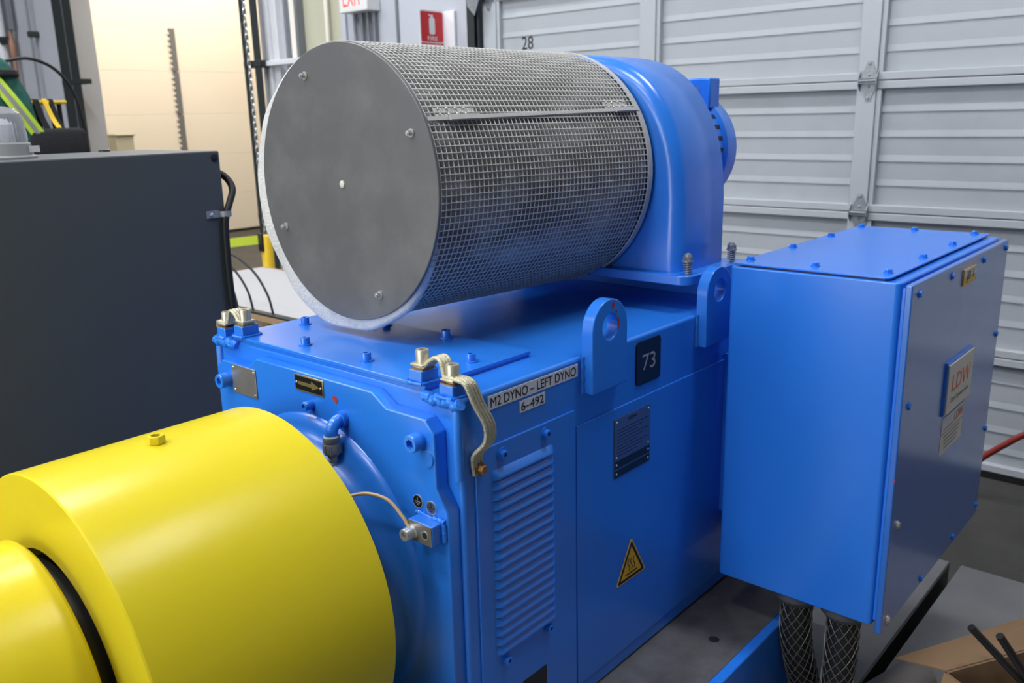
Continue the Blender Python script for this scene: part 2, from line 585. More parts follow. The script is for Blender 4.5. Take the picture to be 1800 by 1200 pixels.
tag(obj('floor_box', B().box(5.42, 5.66, 11.6, 11.9, 0, 1.50).box(5.40, 5.68, 11.58, 11.92, 1.50, 1.53), 'cream_panel', bevel=0.01), 'narrow pale box standing before the cream door', 'box')

# ---- wall pipes left of the open doorway
for (y, r, m_, lb) in ((11.35, 0.06, 'pipe_white', 'thick white pipe at the far left wall end'),
                       (10.50, 0.012, 'pipe_grey', 'thin grey wall pipe nearest the door track')):
    p = thing('wall_pipe', (WX - 0.05, y, 0), lb, 'pipe', 'pipes on the wall left of the doorway')
    obj('pipe', B().tube([(WX - 0.06, y, 0), (WX - 0.06, y, 5)], r, 14), m_, p)
    for z in (1.2, 2.62):
        obj('clamp', B().box(WX - 0.06 - r - 0.012, WX + 0.02, y - r - 0.02, y + r + 0.02, z - 0.03, z + 0.03), 'track_dark', p, bevel=0.005)
p = thing('copper_pipe', (WX - 0.06, 11.05, 0), 'reddish copper pipe with valve on the left wall', 'pipe')
obj('pipe', B().tube([(WX - 0.06, 11.05, 0), (WX - 0.06, 11.05, 2.7)], 0.026, 14), 'copper', p)
obj('valve', B().lathe([(2.38, 0.03), (2.42, 0.042), (2.55, 0.042), (2.6, 0.03)], (WX - 0.06, 11.05, 0), 'z', 16), 'copper', p)
obj('handle', B().box(WX - 0.09, WX - 0.06, 11.08, 11.30, 2.56, 2.62), 'track_dark', p, bevel=0.006)
obj('upper_channel', B().box(WX - 0.09, WX - 0.03, 10.98, 11.08, 2.7, 3.6), 'pipe_grey', p, bevel=0.006)

# ---- exit sign, conduits, fire sign
e = thing('exit_sign', (4.08, 5.0, 2.36), 'white exit sign with red letters high on wall', 'exit sign')
obj('case', B().box(4.085, 4.20, 4.83, 5.13, 2.36, 2.56), 'exit_case', e, bevel=0.006)
text('EXIT', 0.165, 'exit_red', (4.0845, 4.985, 2.455), (0, -1, 0), (0, 0, 1), e, th=0.002, width=0.20)
for i, y in enumerate((5.075, 5.0, 4.935, 4.87)):
    c_ = obj('conduit', B().tube([(WX - 0.01, y, 0), (WX - 0.01, y, 2.36)], 0.012 + 0.002 * (i % 2), 10), 'pipe_grey' if i != 3 else 'pipe_grey')
    tag(c_, ('leftmost of the four grey conduits below the exit sign', 'second grey conduit from left below the exit sign',
             'third grey conduit from left below the exit sign', 'rightmost of the four grey conduits below the exit sign')[i], 'conduit', 'conduits below the exit sign')
fs = thing('fire_sign', (WX, 4.2, 2.08), 'red fire extinguisher flag sign jutting from the wall', 'sign')
obj('panel', B().prism(rrect(3.968, 4.175, 2.07, 2.298, 0.008), 'y', 4.2, 4.204), 'sign_white', fs)
obj('red_field', B().prism(rrect(3.975, 4.168, 2.11, 2.291, 0.012), 'y', 4.1992, 4.2), 'sign_red', fs)
obj('red_border', B().prism(rrect(3.975, 4.168, 2.074, 2.104, 0.006), 'y', 4.1992, 4.2), 'sign_red', fs)
ex = B()
ex.prism(rrect(4.047, 4.095, 2.155, 2.255, 0.012), 'y', 4.1984, 4.1992)
ex.prism(rrect(4.060, 4.082, 2.255, 2.272, 0.003), 'y', 4.1984, 4.1992)
ex.prism([(4.045, 4.2 - 1.935), (4.062, 2.262), (4.062, 2.270), (4.045, 2.275)], 'y', 4.1984, 4.1992)
obj('extinguisher_symbol', ex, 'sign_white', fs)
text('FIRE', 0.036, 'sign_white', (4.073, 4.1988, 2.131), (1, 0, 0), (0, 0, 1), fs, width=0.085)
text('EXTINGUISHER', 0.022, 'sign_white', (4.072, 4.1988, 2.089), (1, 0, 0), (0, 0, 1), fs, width=0.165)
obj('wall_flange', B().box(WX - 0.004, WX + 0.02, 4.11, 4.204, 2.07, 2.298), 'sign_white', fs, bevel=0.003)

# ---- steel bed plates in the floor area at the right
fp = thing('bed_plate', (2.2, 1.0, 0), 'long steel bed plate under the blue junction box', 'plate', 'steel bed plates')
obj('slab', B().box(-0.6, 3.07, 0.685, 2.05, 0.0, 0.10), 'floor_steel', fp, bevel=0.003)
lab(obj('slot_shade', B().box(-0.6, 3.05, 0.680, 0.685, 0.0, 0.097), 'plate_black', fp), 'black sheet standing in for slot shade')  # thin sheet that blackens the slab side as painted slot shade
fp = thing('bed_plate', (2.2, 0.1, 0), 'steel bed plate beneath the cardboard box, beyond the black slot', 'plate', 'steel bed plates')
obj('slab', B().box(-0.6, 3.07, -0.7, 0.648, 0.0, 0.10), 'floor_steel', fp, bevel=0.003)
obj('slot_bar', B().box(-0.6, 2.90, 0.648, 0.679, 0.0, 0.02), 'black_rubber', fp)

# ================================================================== MACHINE BASE
bs = thing('machine_base', (1.5, 1.4, 0.1), 'blue steel base frame with bare top under the motor', 'base')
obj('top_plate', B().box(0.42, 2.08, 0.819, 1.98, 0.365, 0.390), 'base_steel', bs)
obj('rear_plate', B().box(2.08, 2.40, 1.02, 1.98, 0.365, 0.390), 'base_steel', bs)
obj('rear_pedestal', B().box(2.081, 2.38, 1.06, 1.94, 0.10, 0.365), 'blue_paint', bs, bevel=0.003)
obj('side_beam', B().box(0.42, 2.08, 0.793, 0.819, 0.10, 0.391), 'blue_paint', bs, bevel=0.003)
obj('side_beam', B().box(0.42, 2.08, 1.98, 2.006, 0.10, 0.391), 'blue_paint', bs, bevel=0.003)
obj('cross_beam', B().box(0.42, 0.46, 0.82, 1.98, 0.10, 0.365), 'blue_paint', bs)
obj('cross_beam', B().box(2.04, 2.08, 0.82, 1.98, 0.10, 0.365), 'blue_paint', bs)
hole = B().lathe([(0.3901, 0.013), (0.3905, 0.013)], (1.735, 0.89, 0), 'z', 18)
lab(obj('bolt_hole', hole, 'black_rubber', bs), 'dark tapped hole in the base top')

# ================================================================== MOTOR
YC = 1.395
YS, YL = 1.01, 1.78
XF = 1.005
ZT, ZB = 1.178, 0.391
mo = thing('electric_motor', (1.6, YC, ZB), 'blue box shaped electric motor with louvres and lifting lugs', 'motor')
obj('housing', B().box(XF, 2.30, YS, YL, ZB, ZT), 'blue_paint', mo, bevel=0.007, seg=3)
# end shield with stepped corners
half = [(0.375, 0.0), (0.375, 0.20), (0.349, 0.24), (0.349, 0.342), (0.325, 0.364), (0.226, 0.364), (0.187, 0.388)]
ZC = 0.775
out = [(YC - a, ZC + h) for a, h in half] + [(YC + a, ZC + h) for a, h in reversed(half)] + \
      [(YC + a, ZC - h) for a, h in half[1:]] + [(YC - a, ZC - h) for a, h in reversed(half[1:])]
obj('end_shield', B().prism(out, 'x', 0.975, XF + 0.001), 'blue_paint', mo, bevel=0.0025)
# bearing ring and dark shaft recess
rg = B()
prof = [(0.976, 0.305), (0.968, 0.300), (0.962, 0.285), (0.955, 0.268), (0.940, 0.258), (0.930, 0.250), (0.936, 0.236), (0.960, 0.228), (0.966, 0.10), (0.900, 0.10), (0.900, 0.085)]
rg.lathe(prof, (0, YC, ZC), 'x', 72, cap0=False)
obj('bearing_ring', rg, 'blue_paint', mo, smooth=60)
sh = B().lathe([(0.40, 0.06), (0.97, 0.06)], (0, YC, ZC), 'x', 32)
obj('shaft', sh, 'dark_steel', mo)
# weld beads at the upper front corners
for s_ in (1, -1):
    wb = B()
    pts = [(XF - 0.002, YC - s_ * (0.300 + 0.09 * t), 1.170 + 0.003 * math.sin(t * 20)) for t in [i / 14 for i in range(15)]]
    pts = spline(pts, 2)
    wb.tube(pts, [0.0105 + 0.0012 * math.sin(i * 1.9) for i in range(len(pts))], 10)
    obj('weld_bead', wb, 'blue_paint_thick', mo, smooth=60)
    cb = B()
    yy = YC - s_ * 0.385
    cb.tube(spline([(XF + 0.004, yy + s_ * 0.012, 1.172), (XF + 0.001, yy + s_ * 0.006, 1.16), (XF - 0.001, yy + s_ * 0.006, 1.10), (XF, yy + s_ * 0.007, 1.03)], 5), 0.010, 10)
    obj('corner_fillet', cb, 'blue_paint', mo, smooth=60)

# cover plate on top, gasket, cap screws
obj('cover_gasket', B().box(1.006, 1.292, 1.095, 1.678, ZT - 0.001, ZT + 0.005), 'blue_paint', mo)
obj('cover_plate', B().box(1.003, 1.295, 1.092, 1.682, ZT + 0.005, ZT + 0.013), 'blue_paint', mo, bevel=0.0015)
blue_cap = socket_bolt(0.0095, 0.017, 'blue_paint', 1.5)
for (x, y) in ((1.048, 1.505), (1.045, 1.302), (1.163, 1.132), (1.268, 1.306), (1.163, 1.664), (1.268, 1.50)):
    inst('cover_screw', blue_cap, (x, y, ZT + 0.013), (0, 0, 1), mo, random.random())

# earthing blocks and braids, right and left
brass_cap = socket_bolt(0.0125, 0.024, 'zinc_yellow', 0)
for s_, right in ((1, True), (-1, False)):
    def Y(y):
        return y if s_ == 1 else 2 * YC - y + 0.01
    xa, ya = 1.022, Y(1.115)
    xb, yb = 1.022, Y(1.040)
    za, zb = ZT + 0.013, ZT
    obj('earth_block', B().box(xa - 0.021, xa + 0.021, ya - 0.017, ya + 0.017, za, za + 0.024), 'blue_paint', mo, bevel=0.002)
    obj('earth_block', B().box(xb - 0.019, xb + 0.021, yb - 0.017, yb + 0.017, zb, zb + 0.022), 'blue_paint', mo, bevel=0.002)
    for (x, y, z) in ((xa, ya, za + 0.001), (xb, yb, zb + 0.001)):
        wl = B()
        pts = [(x - 0.023, y - 0.019, z), (x + 0.023, y - 0.019, z), (x + 0.023, y + 0.019, z), (x - 0.023, y + 0.019, z), (x - 0.023, y - 0.019, z)]
        pts = spline(pts, 6)
        wl.tube(pts, [0.0034 + 0.0004 * math.sin(i * 2.3) for i in range(len(pts))], 8)
        obj('weld_bead', wl, 'blue_paint_thick', mo, smooth=60)
    strap = B()
    d = -1 if s_ == 1 else 1
    pth = spline([(xa, ya - d * 0.012, za + 0.0285), (xa, ya + d * 0.010, za + 0.0285), (xa + 0.002, ya + d * 0.024, za + 0.041), (xa + 0.003, ya + d * 0.040, za + 0.050),
                  (xa + 0.003, yb - d * 0.022, za + 0.045), (xb + 0.002, yb - d * 0.014, za + 0.022), (xb, yb - d * 0.004, zb + 0.0285), (xb, yb + d * 0.014, zb + 0.0285)], 6)
    strap.ribbon(pth, (1, 0, 0), 0.014, 0.0035, 0.0026, 4)
    bd = obj('earth_braid', strap, 'braid', mo, smooth=60)
    lab(bd, 'tinned braided earthing strap')
    strap = B()
    yside = YS if s_ == 1 else YL
    pth = spline([(xb, yb - d * 0.012, zb + 0.033), (xb, yb + d * 0.012, zb + 0.033), (xb + 0.005, yb + d * 0.034, zb + 0.026), (xb + 0.014, yside + d * 0.016, zb - 0.012),
                  (xb + 0.028, yside + d * 0.026, zb - 0.050), (xb + 0.030, yside + d * 0.023, zb - 0.082), (xb + 0.018, yside + d * 0.008, zb - 0.104),
                  (xb + 0.016, yside + d * 0.004, zb - 0.118), (xb + 0.020, yside + d * 0.004, zb - 0.146)], 6)
    strap.ribbon(pth, (1, 0, 0), 0.0145, 0.0035, 0.0026, 4)
    lab(obj('earth_braid', strap, 'braid', mo, smooth=60), 'tinned braided earthing strap')
    for (x, y, z) in ((xa, ya, za + 0.024), (xb, yb, zb + 0.022)):
        obj('strap_lug', B().box(x - 0.017, x + 0.016, y - 0.0155, y + 0.0155, z, z + 0.0022), 'rusty_bolt', mo)
        obj('strap_lug', B().box(x - 0.017, x + 0.016, y - 0.0155, y + 0.0155, z + 0.0066, z + 0.0105), 'zinc_yellow', mo, bevel=0.001)
        inst('strap_screw', brass_cap, (x, y, z + 0.0105), (0, 0, 1), mo, 0.3)
    if right:
        nut = hex_bolt(0.009, 0.012, 'rusty_bolt', 1.3)
        lab(inst('strap_bolt', nut, (xb + 0.022, YS - 0.0065, zb - 0.136), (0, -1, 0), mo), 'rusty brass hex bolt')

# end shield fittings
big_cap = socket_bolt(0.0165, 0.026, 'blue_paint', 0)
for (y, z) in ((1.082, 1.098), (1.70, 1.098)):
    inst('shield_bolt', big_cap, (0.976, y, z), (-1, 0, 0), mo, 0.2)
small_cap = socket_bolt(0.0095, 0.022, 'blue_paint', 0)
inst('shield_bolt', small_cap, (0.976, 1.395, 1.101), (-1, 0, 0), mo)
obj('round_plug', B().lathe([(0.972, 0.016), (0.976, 0.018)], (0, 1.065, 1.068), 'x', 24), 'blue_paint', mo)
X0 = 0.975


def front_plate(name, y0, y1, z0, z1, th, m_):
    return obj(name, B().box(X0 - th, X0, y0, y1, z0, z1), m_, mo, bevel=0.0006)


pl = front_plate('blank_plate', 1.588, 1.680, 1.073, 1.138, 0.0025, 'plate_steel')
lab(pl, 'blank steel rating plate')
riv = B().lathe([(0, 0.0028), (0.0016, 0.0018)], seg=10)
riv = finish(riv.bm)
riv.materials.append(MATS['zinc'])
for (y, z) in ((1.595, 1.080), (1.595, 1.131), (1.673, 1.080), (1.673, 1.131)):
    inst('rivet', riv, (X0 - 0.0025, y, z), (-1, 0, 0), pl)
ap = front_plate('direction_plate', 1.352, 1.445, 1.124, 1.158, 0.0022, 'brass')
lab(ap, 'black rotation plate with brass arrow')
obj('black_field', B().box(X0 - 0.0028, X0 - 0.0022, 1.355, 1.442, 1.127, 1.155), 'plate_black', ap)
arrow = [(1.432, 1.1375), (1.432, 1.1445), (1.388, 1.1445), (1.388, 1.150), (1.364, 1.141), (1.388, 1.132), (1.388, 1.1375)]
obj('arrow', B().prism(arrow, 'x', X0 - 0.0034, X0 - 0.0028), 'brass', ap)
for y in (1.359, 1.438):
    inst('rivet', riv, (X0 - 0.0028, y, 1.141), (-1, 0, 0), ap)
# paint chip
chip = B().prism([(1.328, 1.131), (1.316, 1.134), (1.309, 1.128), (1.314, 1.119), (1.321, 1.122)], 'x', X0 - 0.0008, X0 + 0.001)
lab(obj('paint_chip', chip, 'red_primer', mo), 'red primer showing through chipped paint')
# pipe elbow, compression nut and hose
el = B()
el.tube(spline([(0.976, 1.296, 1.093), (0.964, 1.296, 1.093), (0.953, 1.296, 1.089), (0.945, 1.296, 1.078), (0.943, 1.296, 1.070), (0.943, 1.296, 1.060)], 6), 0.0125, 16)
el.lathe([(0.964, 0.016), (0.976, 0.016)], (0, 1.296, 1.093), 'x', 20)
elo = obj('pipe_elbow', el, 'blue_paint', mo)
nt_ = B()
nt_.lathe([(h_ + 0.020, r_) for h_, r_ in ((1.008, 0.012), (1.014, 0.0165), (1.030, 0.0165), (1.034, 0.0155), (1.036, 0.0165), (1.046, 0.0165), (1.048, 0.0135))], (0.943, 1.296, 0), 'z', 24)
for k in range(8):
    a = 2 * PI * k / 8
    nt_.box(0.943 + 0.0155 * math.cos(a) - 0.002, 0.943 + 0.0155 * math.cos(a) + 0.002, 1.296 + 0.0155 * math.sin(a) - 0.002, 1.296 + 0.0155 * math.sin(a) + 0.002, 1.032, 1.051)
lab(obj('compression_nut', nt_, 'grey_plastic', mo), 'grey plastic compression nut')
hs = B()
prof = []
for k in range(46):
    z = 1.030 - k * 0.004
    prof.append((z, 0.0095 if k % 2 else 0.0080))
hs.lathe(prof, (0.943, 1.296, 0), 'z', 16)
lab(obj('corrugated_hose', hs, 'hose_white', mo, smooth=20), 'pale corrugated hose')
# earthing terminal
tb = obj('earth_terminal', B().box(0.945, 0.976, 1.030, 1.092, 0.918, 0.957), 'blue_paint', mo, bevel=0.0025)
obj('bare_face', B().box(0.9435, 0.9449, 1.031, 1.091, 0.919, 0.956), 'plate_steel', tb)
gcap = socket_bolt(0.0115, 0.022, 'zinc', 1.25)
inst('terminal_screw', gcap, (0.9435, 1.079, 0.936), (-1, 0, 0), tb)
obj('screw_hole', B().lathe([(0.9428, 0.006), (0.9436, 0.006)], (0, 1.047, 0.937), 'x', 16), 'dark_steel', tb)
obj('hole_rim', B().lathe([(0.9425, 0.0068), (0.9425, 0.0085), (0.9435, 0.0085), (0.9435, 0.0068), (0.9425, 0.0068)], (0, 1.047, 0.937), 'x', 16, False, False), 'zinc', tb)
for k in range(2):
    wp = B()
    pts = spline([(0.972, 1.025 + 0.072 * t, 0.9575 + 0.0015 * math.sin(9 * t + k)) for t in (0, .15, .3, .5, .7, .85, 1)], 3)
    wp.tube(pts, [0.0045 + 0.0015 * math.sin(i * 2.1) for i in range(len(pts))], 7) if k == 0 else \
        wp.tube([(0.972, 1.027, 0.955), (0.972, 1.027, 0.92)], 0.005, 8)
    obj('weld_bead', wp, 'blue_paint_thick', tb, smooth=60)
wire = B().tube(spline([(0.80, 1.22, 0.92), (0.88, 1.205, 0.975), (0.915, 1.18, 0.990), (0.935, 1.135, 0.985), (0.940, 1.10, 0.960), (0.941, 1.088, 0.945), (0.941, 1.082, 0.940)], 8), 0.0032, 8)
lab(obj('earth_wire', wire, 'wire_tan', mo), 'tan earth wire')
for (y, z, kind) in ((1.095, 0.978, 0), (1.060, 0.975, 1)):
    dk = obj('earth_badge', B().lathe([(0.9738, 0.0125), (0.9752, 0.0125)], (0, y, z), 'x', 24), 'plate_black' if kind == 0 else 'plate_dark', mo)
    rimb = B().lathe([(0.9735, 0.0115), (0.9735, 0.0130), (0.9752, 0.0130), (0.9752, 0.0115)], (0, y, z), 'x', 24, False, False)
    obj('badge_rim', rimb, 'zinc', dk)
    sy = B()
    sy.box(0.9732, 0.9738, y - 0.0007, y + 0.0007, z, z + 0.008)
    for q, hw in enumerate((0.0075, 0.005, 0.0025)):
        sy.box(0.9732, 0.9738, y - hw, y + hw, z - q * 0.0032 - 0.0006, z - q * 0.0032 + 0.0006)
    obj('earth_symbol', sy, 'zinc' if kind == 0 else 'print_black', dk)

# louvred side panel
pn = obj('louvre_panel', B().box(1.036, 1.330, YS - 0.004, YS + 0.001, 0.43, 1.073), 'blue_paint', mo, bevel=0.0012)
lv = B()
W2, HH, D = 0.090, 0.0180, 0.0105
R = []
nseg = 28
for i in range(nseg + 1):
    f = i / nseg
    x = -W2 + 2 * W2 * f
    e_ = min(1.0, min(f, 1 - f) / 0.07)
    e_ = math.sin(e_ * PI / 2)
    R.append([(x, 0.0, HH * 0.98), (x, -D * e_ * 0.45, HH * 0.72), (x, -D * e_ * 0.85, HH * 0.36), (x, -D * e_, HH * 0.12), (x, -D * e_ * 0.9, 0.0), (x, 0.0, 0.0015)])
lv.rings(R)
lvm = finish(lv.bm, 50)
lvm.materials.append(MATS['blue_paint'])
for k in range(19):
    o = inst('louvre', lvm, (0, 0, 0), (0, 0, 1), None)
    o.matrix_basis = Matrix.Translation((1.166, YS - 0.0039, 0.645 + k * 0.0201))
    attach(o, pn)
pcap = socket_bolt(0.0085, 0.010, 'blue_paint', 1.5)
for (x, z) in ((1.105, 1.050), (1.232, 1.052), (1.102, 0.622), (1.232, 0.628)):
    inst('panel_screw', pcap, (x, YS - 0.004, z), (0, -1, 0), pn, 0.4)
obj('lower_vent', B().box(1.15, 1.225, YS - 0.0048, YS - 0.004, 0.44, 0.545), 'plate_black', pn)
# rear side sheet
obj('side_sheet', B().box(1.3345, 2.26, YS - 0.0035, YS + 0.001, 0.43, 1.036), 'blue_paint', mo, bevel=0.0015)
YP = YS - 0.0035


def side_plate(name, x0, x1, z0, z1, m_, parent=None, y=YP, th=0.0012, r=0.0):
    b = B()
    if r:
        b.prism(rrect(x0, x1, z0, z1, r), 'y', y - th, y)
    else:
        b.box(x0, x1, y - th, y, z0, z1)
    return obj(name, b, m_, parent if parent else mo)


lb = side_plate('name_label', 1.076, 1.341, 1.1405, 1.1665, 'white_label', y=YS)
text('M2 DYNO – LEFT DYNO', 0.026, 'print_black', (1.2085, YS - 0.0014, 1.1535), (1, 0, 0), (0, 0, 1), lb, width=0.252)
lb = side_plate('number_label', 1.162, 1.2365, 1.112, 1.135, 'white_label', y=YS)
text('6–492', 0.024, 'print_black', (1.199, YS - 0.0014, 1.1235), (1, 0, 0), (0, 0, 1), lb, width=0.066)
lb = side_plate('number_tag', 1.553, 1.651, 1.064, 1.1635, 'tag_black', y=YS, th=0.003, r=0.010)
lab(lb, 'black tag with number 73')
text('73', 0.052, 'print_grey', (1.602, YS - 0.0032, 1.114), (1, 0, 0), (0, 0, 1), lb, width=0.052)
npl = side_plate('rating_plate', 1.466, 1.608, 0.875, 1.0115, 'plate_dark', th=0.0018)
lab(npl, 'engraved steel rating plate with black strips')
obj('black_strip', B().box(1.468, 1.606, YP - 0.0022, YP - 0.0018, 0.8965, 0.9145), 'plate_black', npl)
obj('black_strip', B().box(1.468, 1.606, YP - 0.0022, YP - 0.0018, 0.876, 0.893), 'plate_black', npl)
ln = B()
for q in range(9):
    ln.box(1.476, 1.598 - 0.02 * (q % 3), YP - 0.0021, YP - 0.0018, 0.984 - q * 0.0074, 0.9853 - q * 0.0074)
obj('print_lines', ln, 'print_black', npl)
text('LDW', 0.011, 'print_black', (1.537, YP - 0.0021, 1.002), (1, 0, 0), (0, 0, 1), npl, width=0.034)
for (x, z) in ((1.474, 1.004), (1.600, 1.004), (1.474, 0.923), (1.600, 0.923), (1.474, 0.9055), (1.600, 0.9055), (1.474, 0.8845), (1.600, 0.8845)):
    inst('rivet', riv, (x, YP - 0.002, z), (0, -1, 0), npl)


def rtri(cx, cz, w_, h_, r, n=5):
    P = [(cx - w_ / 2, cz), (cx + w_ / 2, cz), (cx, cz + h_)]
    o_ = []
    for i, a0 in ((0, 150), (1, 270), (2, 30)):
        v = Vector((cx - P[i][0], cz + h_ / 3 - P[i][1])).normalized()
        q = Vector(P[i]) + v * r * 2
        o_ += [(q.x + r * math.cos(math.radians(a0 + 120 * k / n)), q.y + r * math.sin(math.radians(a0 + 120 * k / n))) for k in range(n + 1)]
    return o_


ws = obj('warning_label', B().prism(rtri(1.539, 0.603, 0.122, 0.104, 0.004), 'y', YP - 0.0008, YP), 'warn_yellow', mo)
lab(ws, 'yellow hot surface warning triangle')
ring_ = B()
o1, o2 = rtri(1.539, 0.6065, 0.110, 0.093, 0.0035), rtri(1.539, 0.6125, 0.088, 0.0745, 0.002)
ring_.rings([[(p[0], YP - 0.0008, p[1]) for p in o1], [(p[0], YP - 0.0012, p[1]) for p in o1], [(p[0], YP - 0.0012, p[1]) for p in o2], [(p[0], YP - 0.0008, p[1]) for p in o2]], True, False, False)
obj('black_border', ring_, 'print_black', ws)
wv = B()
for q in (-0.011, 0, 0.011):
    wv.ribbon([(1.539 + q + 0.0035 * math.sin(t * 6.5), YP - 0.0011, 0.627 + 0.030 * t) for t in [i / 12 for i in range(13)]], (1, 0, 0), 0.0012, 0.0006)
wv.box(1.515, 1.563, YP - 0.0013, YP - 0.0008, 0.6185, 0.6215)
obj('heat_symbol', wv, 'print_black', ws)

# lifting lugs
def lug(x0, x1, label):
    xc, r = (x0 + x1) / 2, (x1 - x0) / 2
    zt = 1.288
    outer = [(x0, 1.100), (x1, 1.100)] + arc(xc, zt - r, r, 0, 180, 20)
    n = 40
    hr = 0.027
    hz = zt - r + 0.004
    y0, y1 = 0.984, YS + 0.002
    # resample the outline so that outline and hole share a vertex count
    def outline(a):
        dx, dz = math.cos(a), math.sin(a)
        best = None
        for i in range(len(outer)):
            p, q = outer[i], outer[(i + 1) % len(outer)]
            ex_, ez = q[0] - p[0], q[1] - p[1]
            det = dx * (-ez) - dz * (-ex_)
            if abs(det) < 1e-9:
                continue
            bx, bz = p[0] - xc, p[1] - hz
            t = (bx * (-ez) - bz * (-ex_)) / det
            u = (dx * bz - dz * bx) / det
            if t > 0 and -1e-6 <= u <= 1 + 1e-6 and (best is None or t < best):
                best = t
        return (xc + dx * best, hz + dz * best)
    angs = sorted([2 * PI * i / n for i in range(n)] + [math.atan2(1.100 - hz, x - xc) % (2 * PI) for x in (x0, x1)])
    oo = [outline(a) for a in angs]
    ii = [(xc + hr * math.cos(a), hz + hr * math.sin(a)) for a in angs]
    b = B()
    b.rings([[(p[0], y0, p[1]) for p in ii], [(p[0], y0, p[1]) for p in oo], [(p[0], y1, p[1]) for p in oo], [(p[0], y1, p[1]) for p in ii], [(p[0], y0, p[1]) for p in ii]], True, False, False)
    bmesh.ops.remove_doubles(b.bm, verts=b.bm.verts, dist=1e-5)
    o = obj('lifting_lug', b, 'blue_paint', mo, bevel=0.0018)
    for xe in (x0, x1):
        wb = B()
        pts = [(xe, YS, z) for z in [1.100 + 0.078 * i / 10 for i in range(11)]]
        wb.tube(pts, [0.006 + 0.001 * math.sin(i * 2) for i in range(11)], 8)
        obj('weld_bead', wb, 'blue_paint', o, smooth=60)
    return o


l1 = lug(1.358, 1.480, '')
for pts in ([(1.424, 1.2795), (1.430, 1.281), (1.434, 1.276), (1.430, 1.268), (1.425, 1.266)], [(1.437, 1.262), (1.443, 1.262), (1.441, 1.256)], [(1.447, 1.245), (1.451, 1.240), (1.449, 1.226), (1.446, 1.222)]):
    lab(obj('paint_chip', B().prism(pts, 'y', 0.9833, 0.9845), 'red_primer', l1), 'worn red primer patch')
lug(1.816, 1.938, '')

# ================================================================== BLOWER
bl = thing('blower', (1.95, 1.46, ZT), 'blue centrifugal blower with arched housing on the motor', 'blower')
pr_half = [(1.075, 1.262), (1.075, 1.44), (1.082, 1.52), (1.097, 1.585), (1.122, 1.645), (1.155, 1.695), (1.200, 1.738), (1.260, 1.770), (1.33, 1.787), (1.40, 1.794), (1.463, 1.796)]
BY = 1.463
ph = spline([(0, a, b_) for a, b_ in pr_half[1:]], 4)
ph = [(p[1], p[2]) for p in ph]
prof2 = [pr_half[0]] + ph + [(2 * BY - a, b_) for a, b_ in reversed(ph[:-1])] + [(2 * BY - pr_half[0][0], pr_half[0][1])]


def inset(poly, d):
    if d <= 0:
        return poly
    o_ = []
    n = len(poly)
    for i, p in enumerate(poly):
        if i == 0:
            o_.append((p[0] + d, p[1]))
            continue
        if i == n - 1:
            o_.append((p[0] - d, p[1]))
            continue
        t = Vector((poly[i + 1][0] - poly[i - 1][0], poly[i + 1][1] - poly[i - 1][1])).normalized()
        o_.append((p[0] + t.y * d, p[1] - t.x * d))
    return o_


vr = B()
R = []
FR = 0.036
for k in range(7):
    a = PI / 2 * k / 6
    R.append([(1.838 + FR * (1 - math.sin(a)), p[0], p[1]) for p in inset(prof2, FR * (1 - math.cos(a)))])
R = []
for k in range(7):
    a = PI / 2 * k / 6
    R.append([(1.838 + FR * (1 - math.cos(a)), p[0], p[1]) for p in inset(prof2, FR * (1 - math.sin(a)))])
R.append([(2.052, p[0], p[1]) for p in prof2])
R.append([(2.060, p[0], p[1]) for p in inset(prof2, 0.008)])
vr.rings(R)
obj('volute', vr, 'blue_paint', bl, smooth=50)
obj('mounting_flange', B().prism(rrect(1.805, 2.10, 1.030, 1.90, 0.03), 'z', 1.245, 1.268), 'blue_paint', bl, bevel=0.002)
obj('support_frame', B().box(2.025, 2.26, 1.125, 1.74, ZT - 0.001, 1.215), 'blue_paint', bl, bevel=0.003)
obj('support_frame', B().box(2.00, 2.24, 1.10, 1.76, 1.215, 1.245), 'blue_paint', bl, bevel=0.002)
spg = B()
pts = []
for i in range(5 * 12 + 1):
    a = 2 * PI * i / 12
    pts.append((0.0095 * math.cos(a), 0.0095 * math.sin(a), 0.002 + 0.028 * i / 60))
spg.tube(pts, 0.0017, 6)
spg = finish(spg.bm, 60)
spg.materials.append(MATS['galvanised'])
nutm = B()
nutm.lathe([(0.030, 0.0135), (0.033, 0.0135)], seg=18)
nutm.lathe([(0.033, 0.0115), (0.043, 0.0115)], seg=6)
nutm.lathe([(0.043, 0.0095), (0.049, 0.0075), (0.051, 0.003)], seg=16)
nutm.lathe([(0.0, 0.0045), (0.033, 0.0045)], seg=10)
nutm = finish(nutm.bm)
nutm.materials.append(MATS['galvanised'])
for (x, y) in ((1.843, 1.054), (2.066, 1.054)):
    sp_ = inst('mount_spring', spg, (x, y, 1.268), (0, 0, 1), bl)
    inst('lock_nut', nutm, (x, y, 1.268), (0, 0, 1), sp_)
fm = B()
MY, MZ = 1.318, 1.545
fm.lathe([(2.05, 0.150), (2.215, 0.150), (2.225, 0.160), (2.275, 0.160), (2.295, 0.150), (2.305, 0.11)], (0, MY, MZ), 'x', 48)
obj('fan_motor', fm, 'blue_paint', bl)
for k in range(30):
    a = 2 * PI * k / 30
    if not (1.9 < a < 4.4):
        continue
    o = obj('vent_slot', B().box(-0.012, 0.010, -0.0055, 0.0055, -0.001, 0.0012), 'plate_black', None)
    o.matrix_basis = Matrix.Translation((2.205, MY + 0.1500 * math.cos(a), MZ + 0.1500 * math.sin(a))) @ Matrix.Rotation(a - PI / 2, 4, 'X')
    attach(o, bl)
tbx = obj('terminal_box', B().box(2.20, 2.255, 1.205, 1.34, 1.655, 1.735), 'blue_paint', bl, bevel=0.004)
obj('terminal_label', B().box(2.1985, 2.20, 1.238, 1.32, 1.668, 1.712), 'plate_steel', tbx)

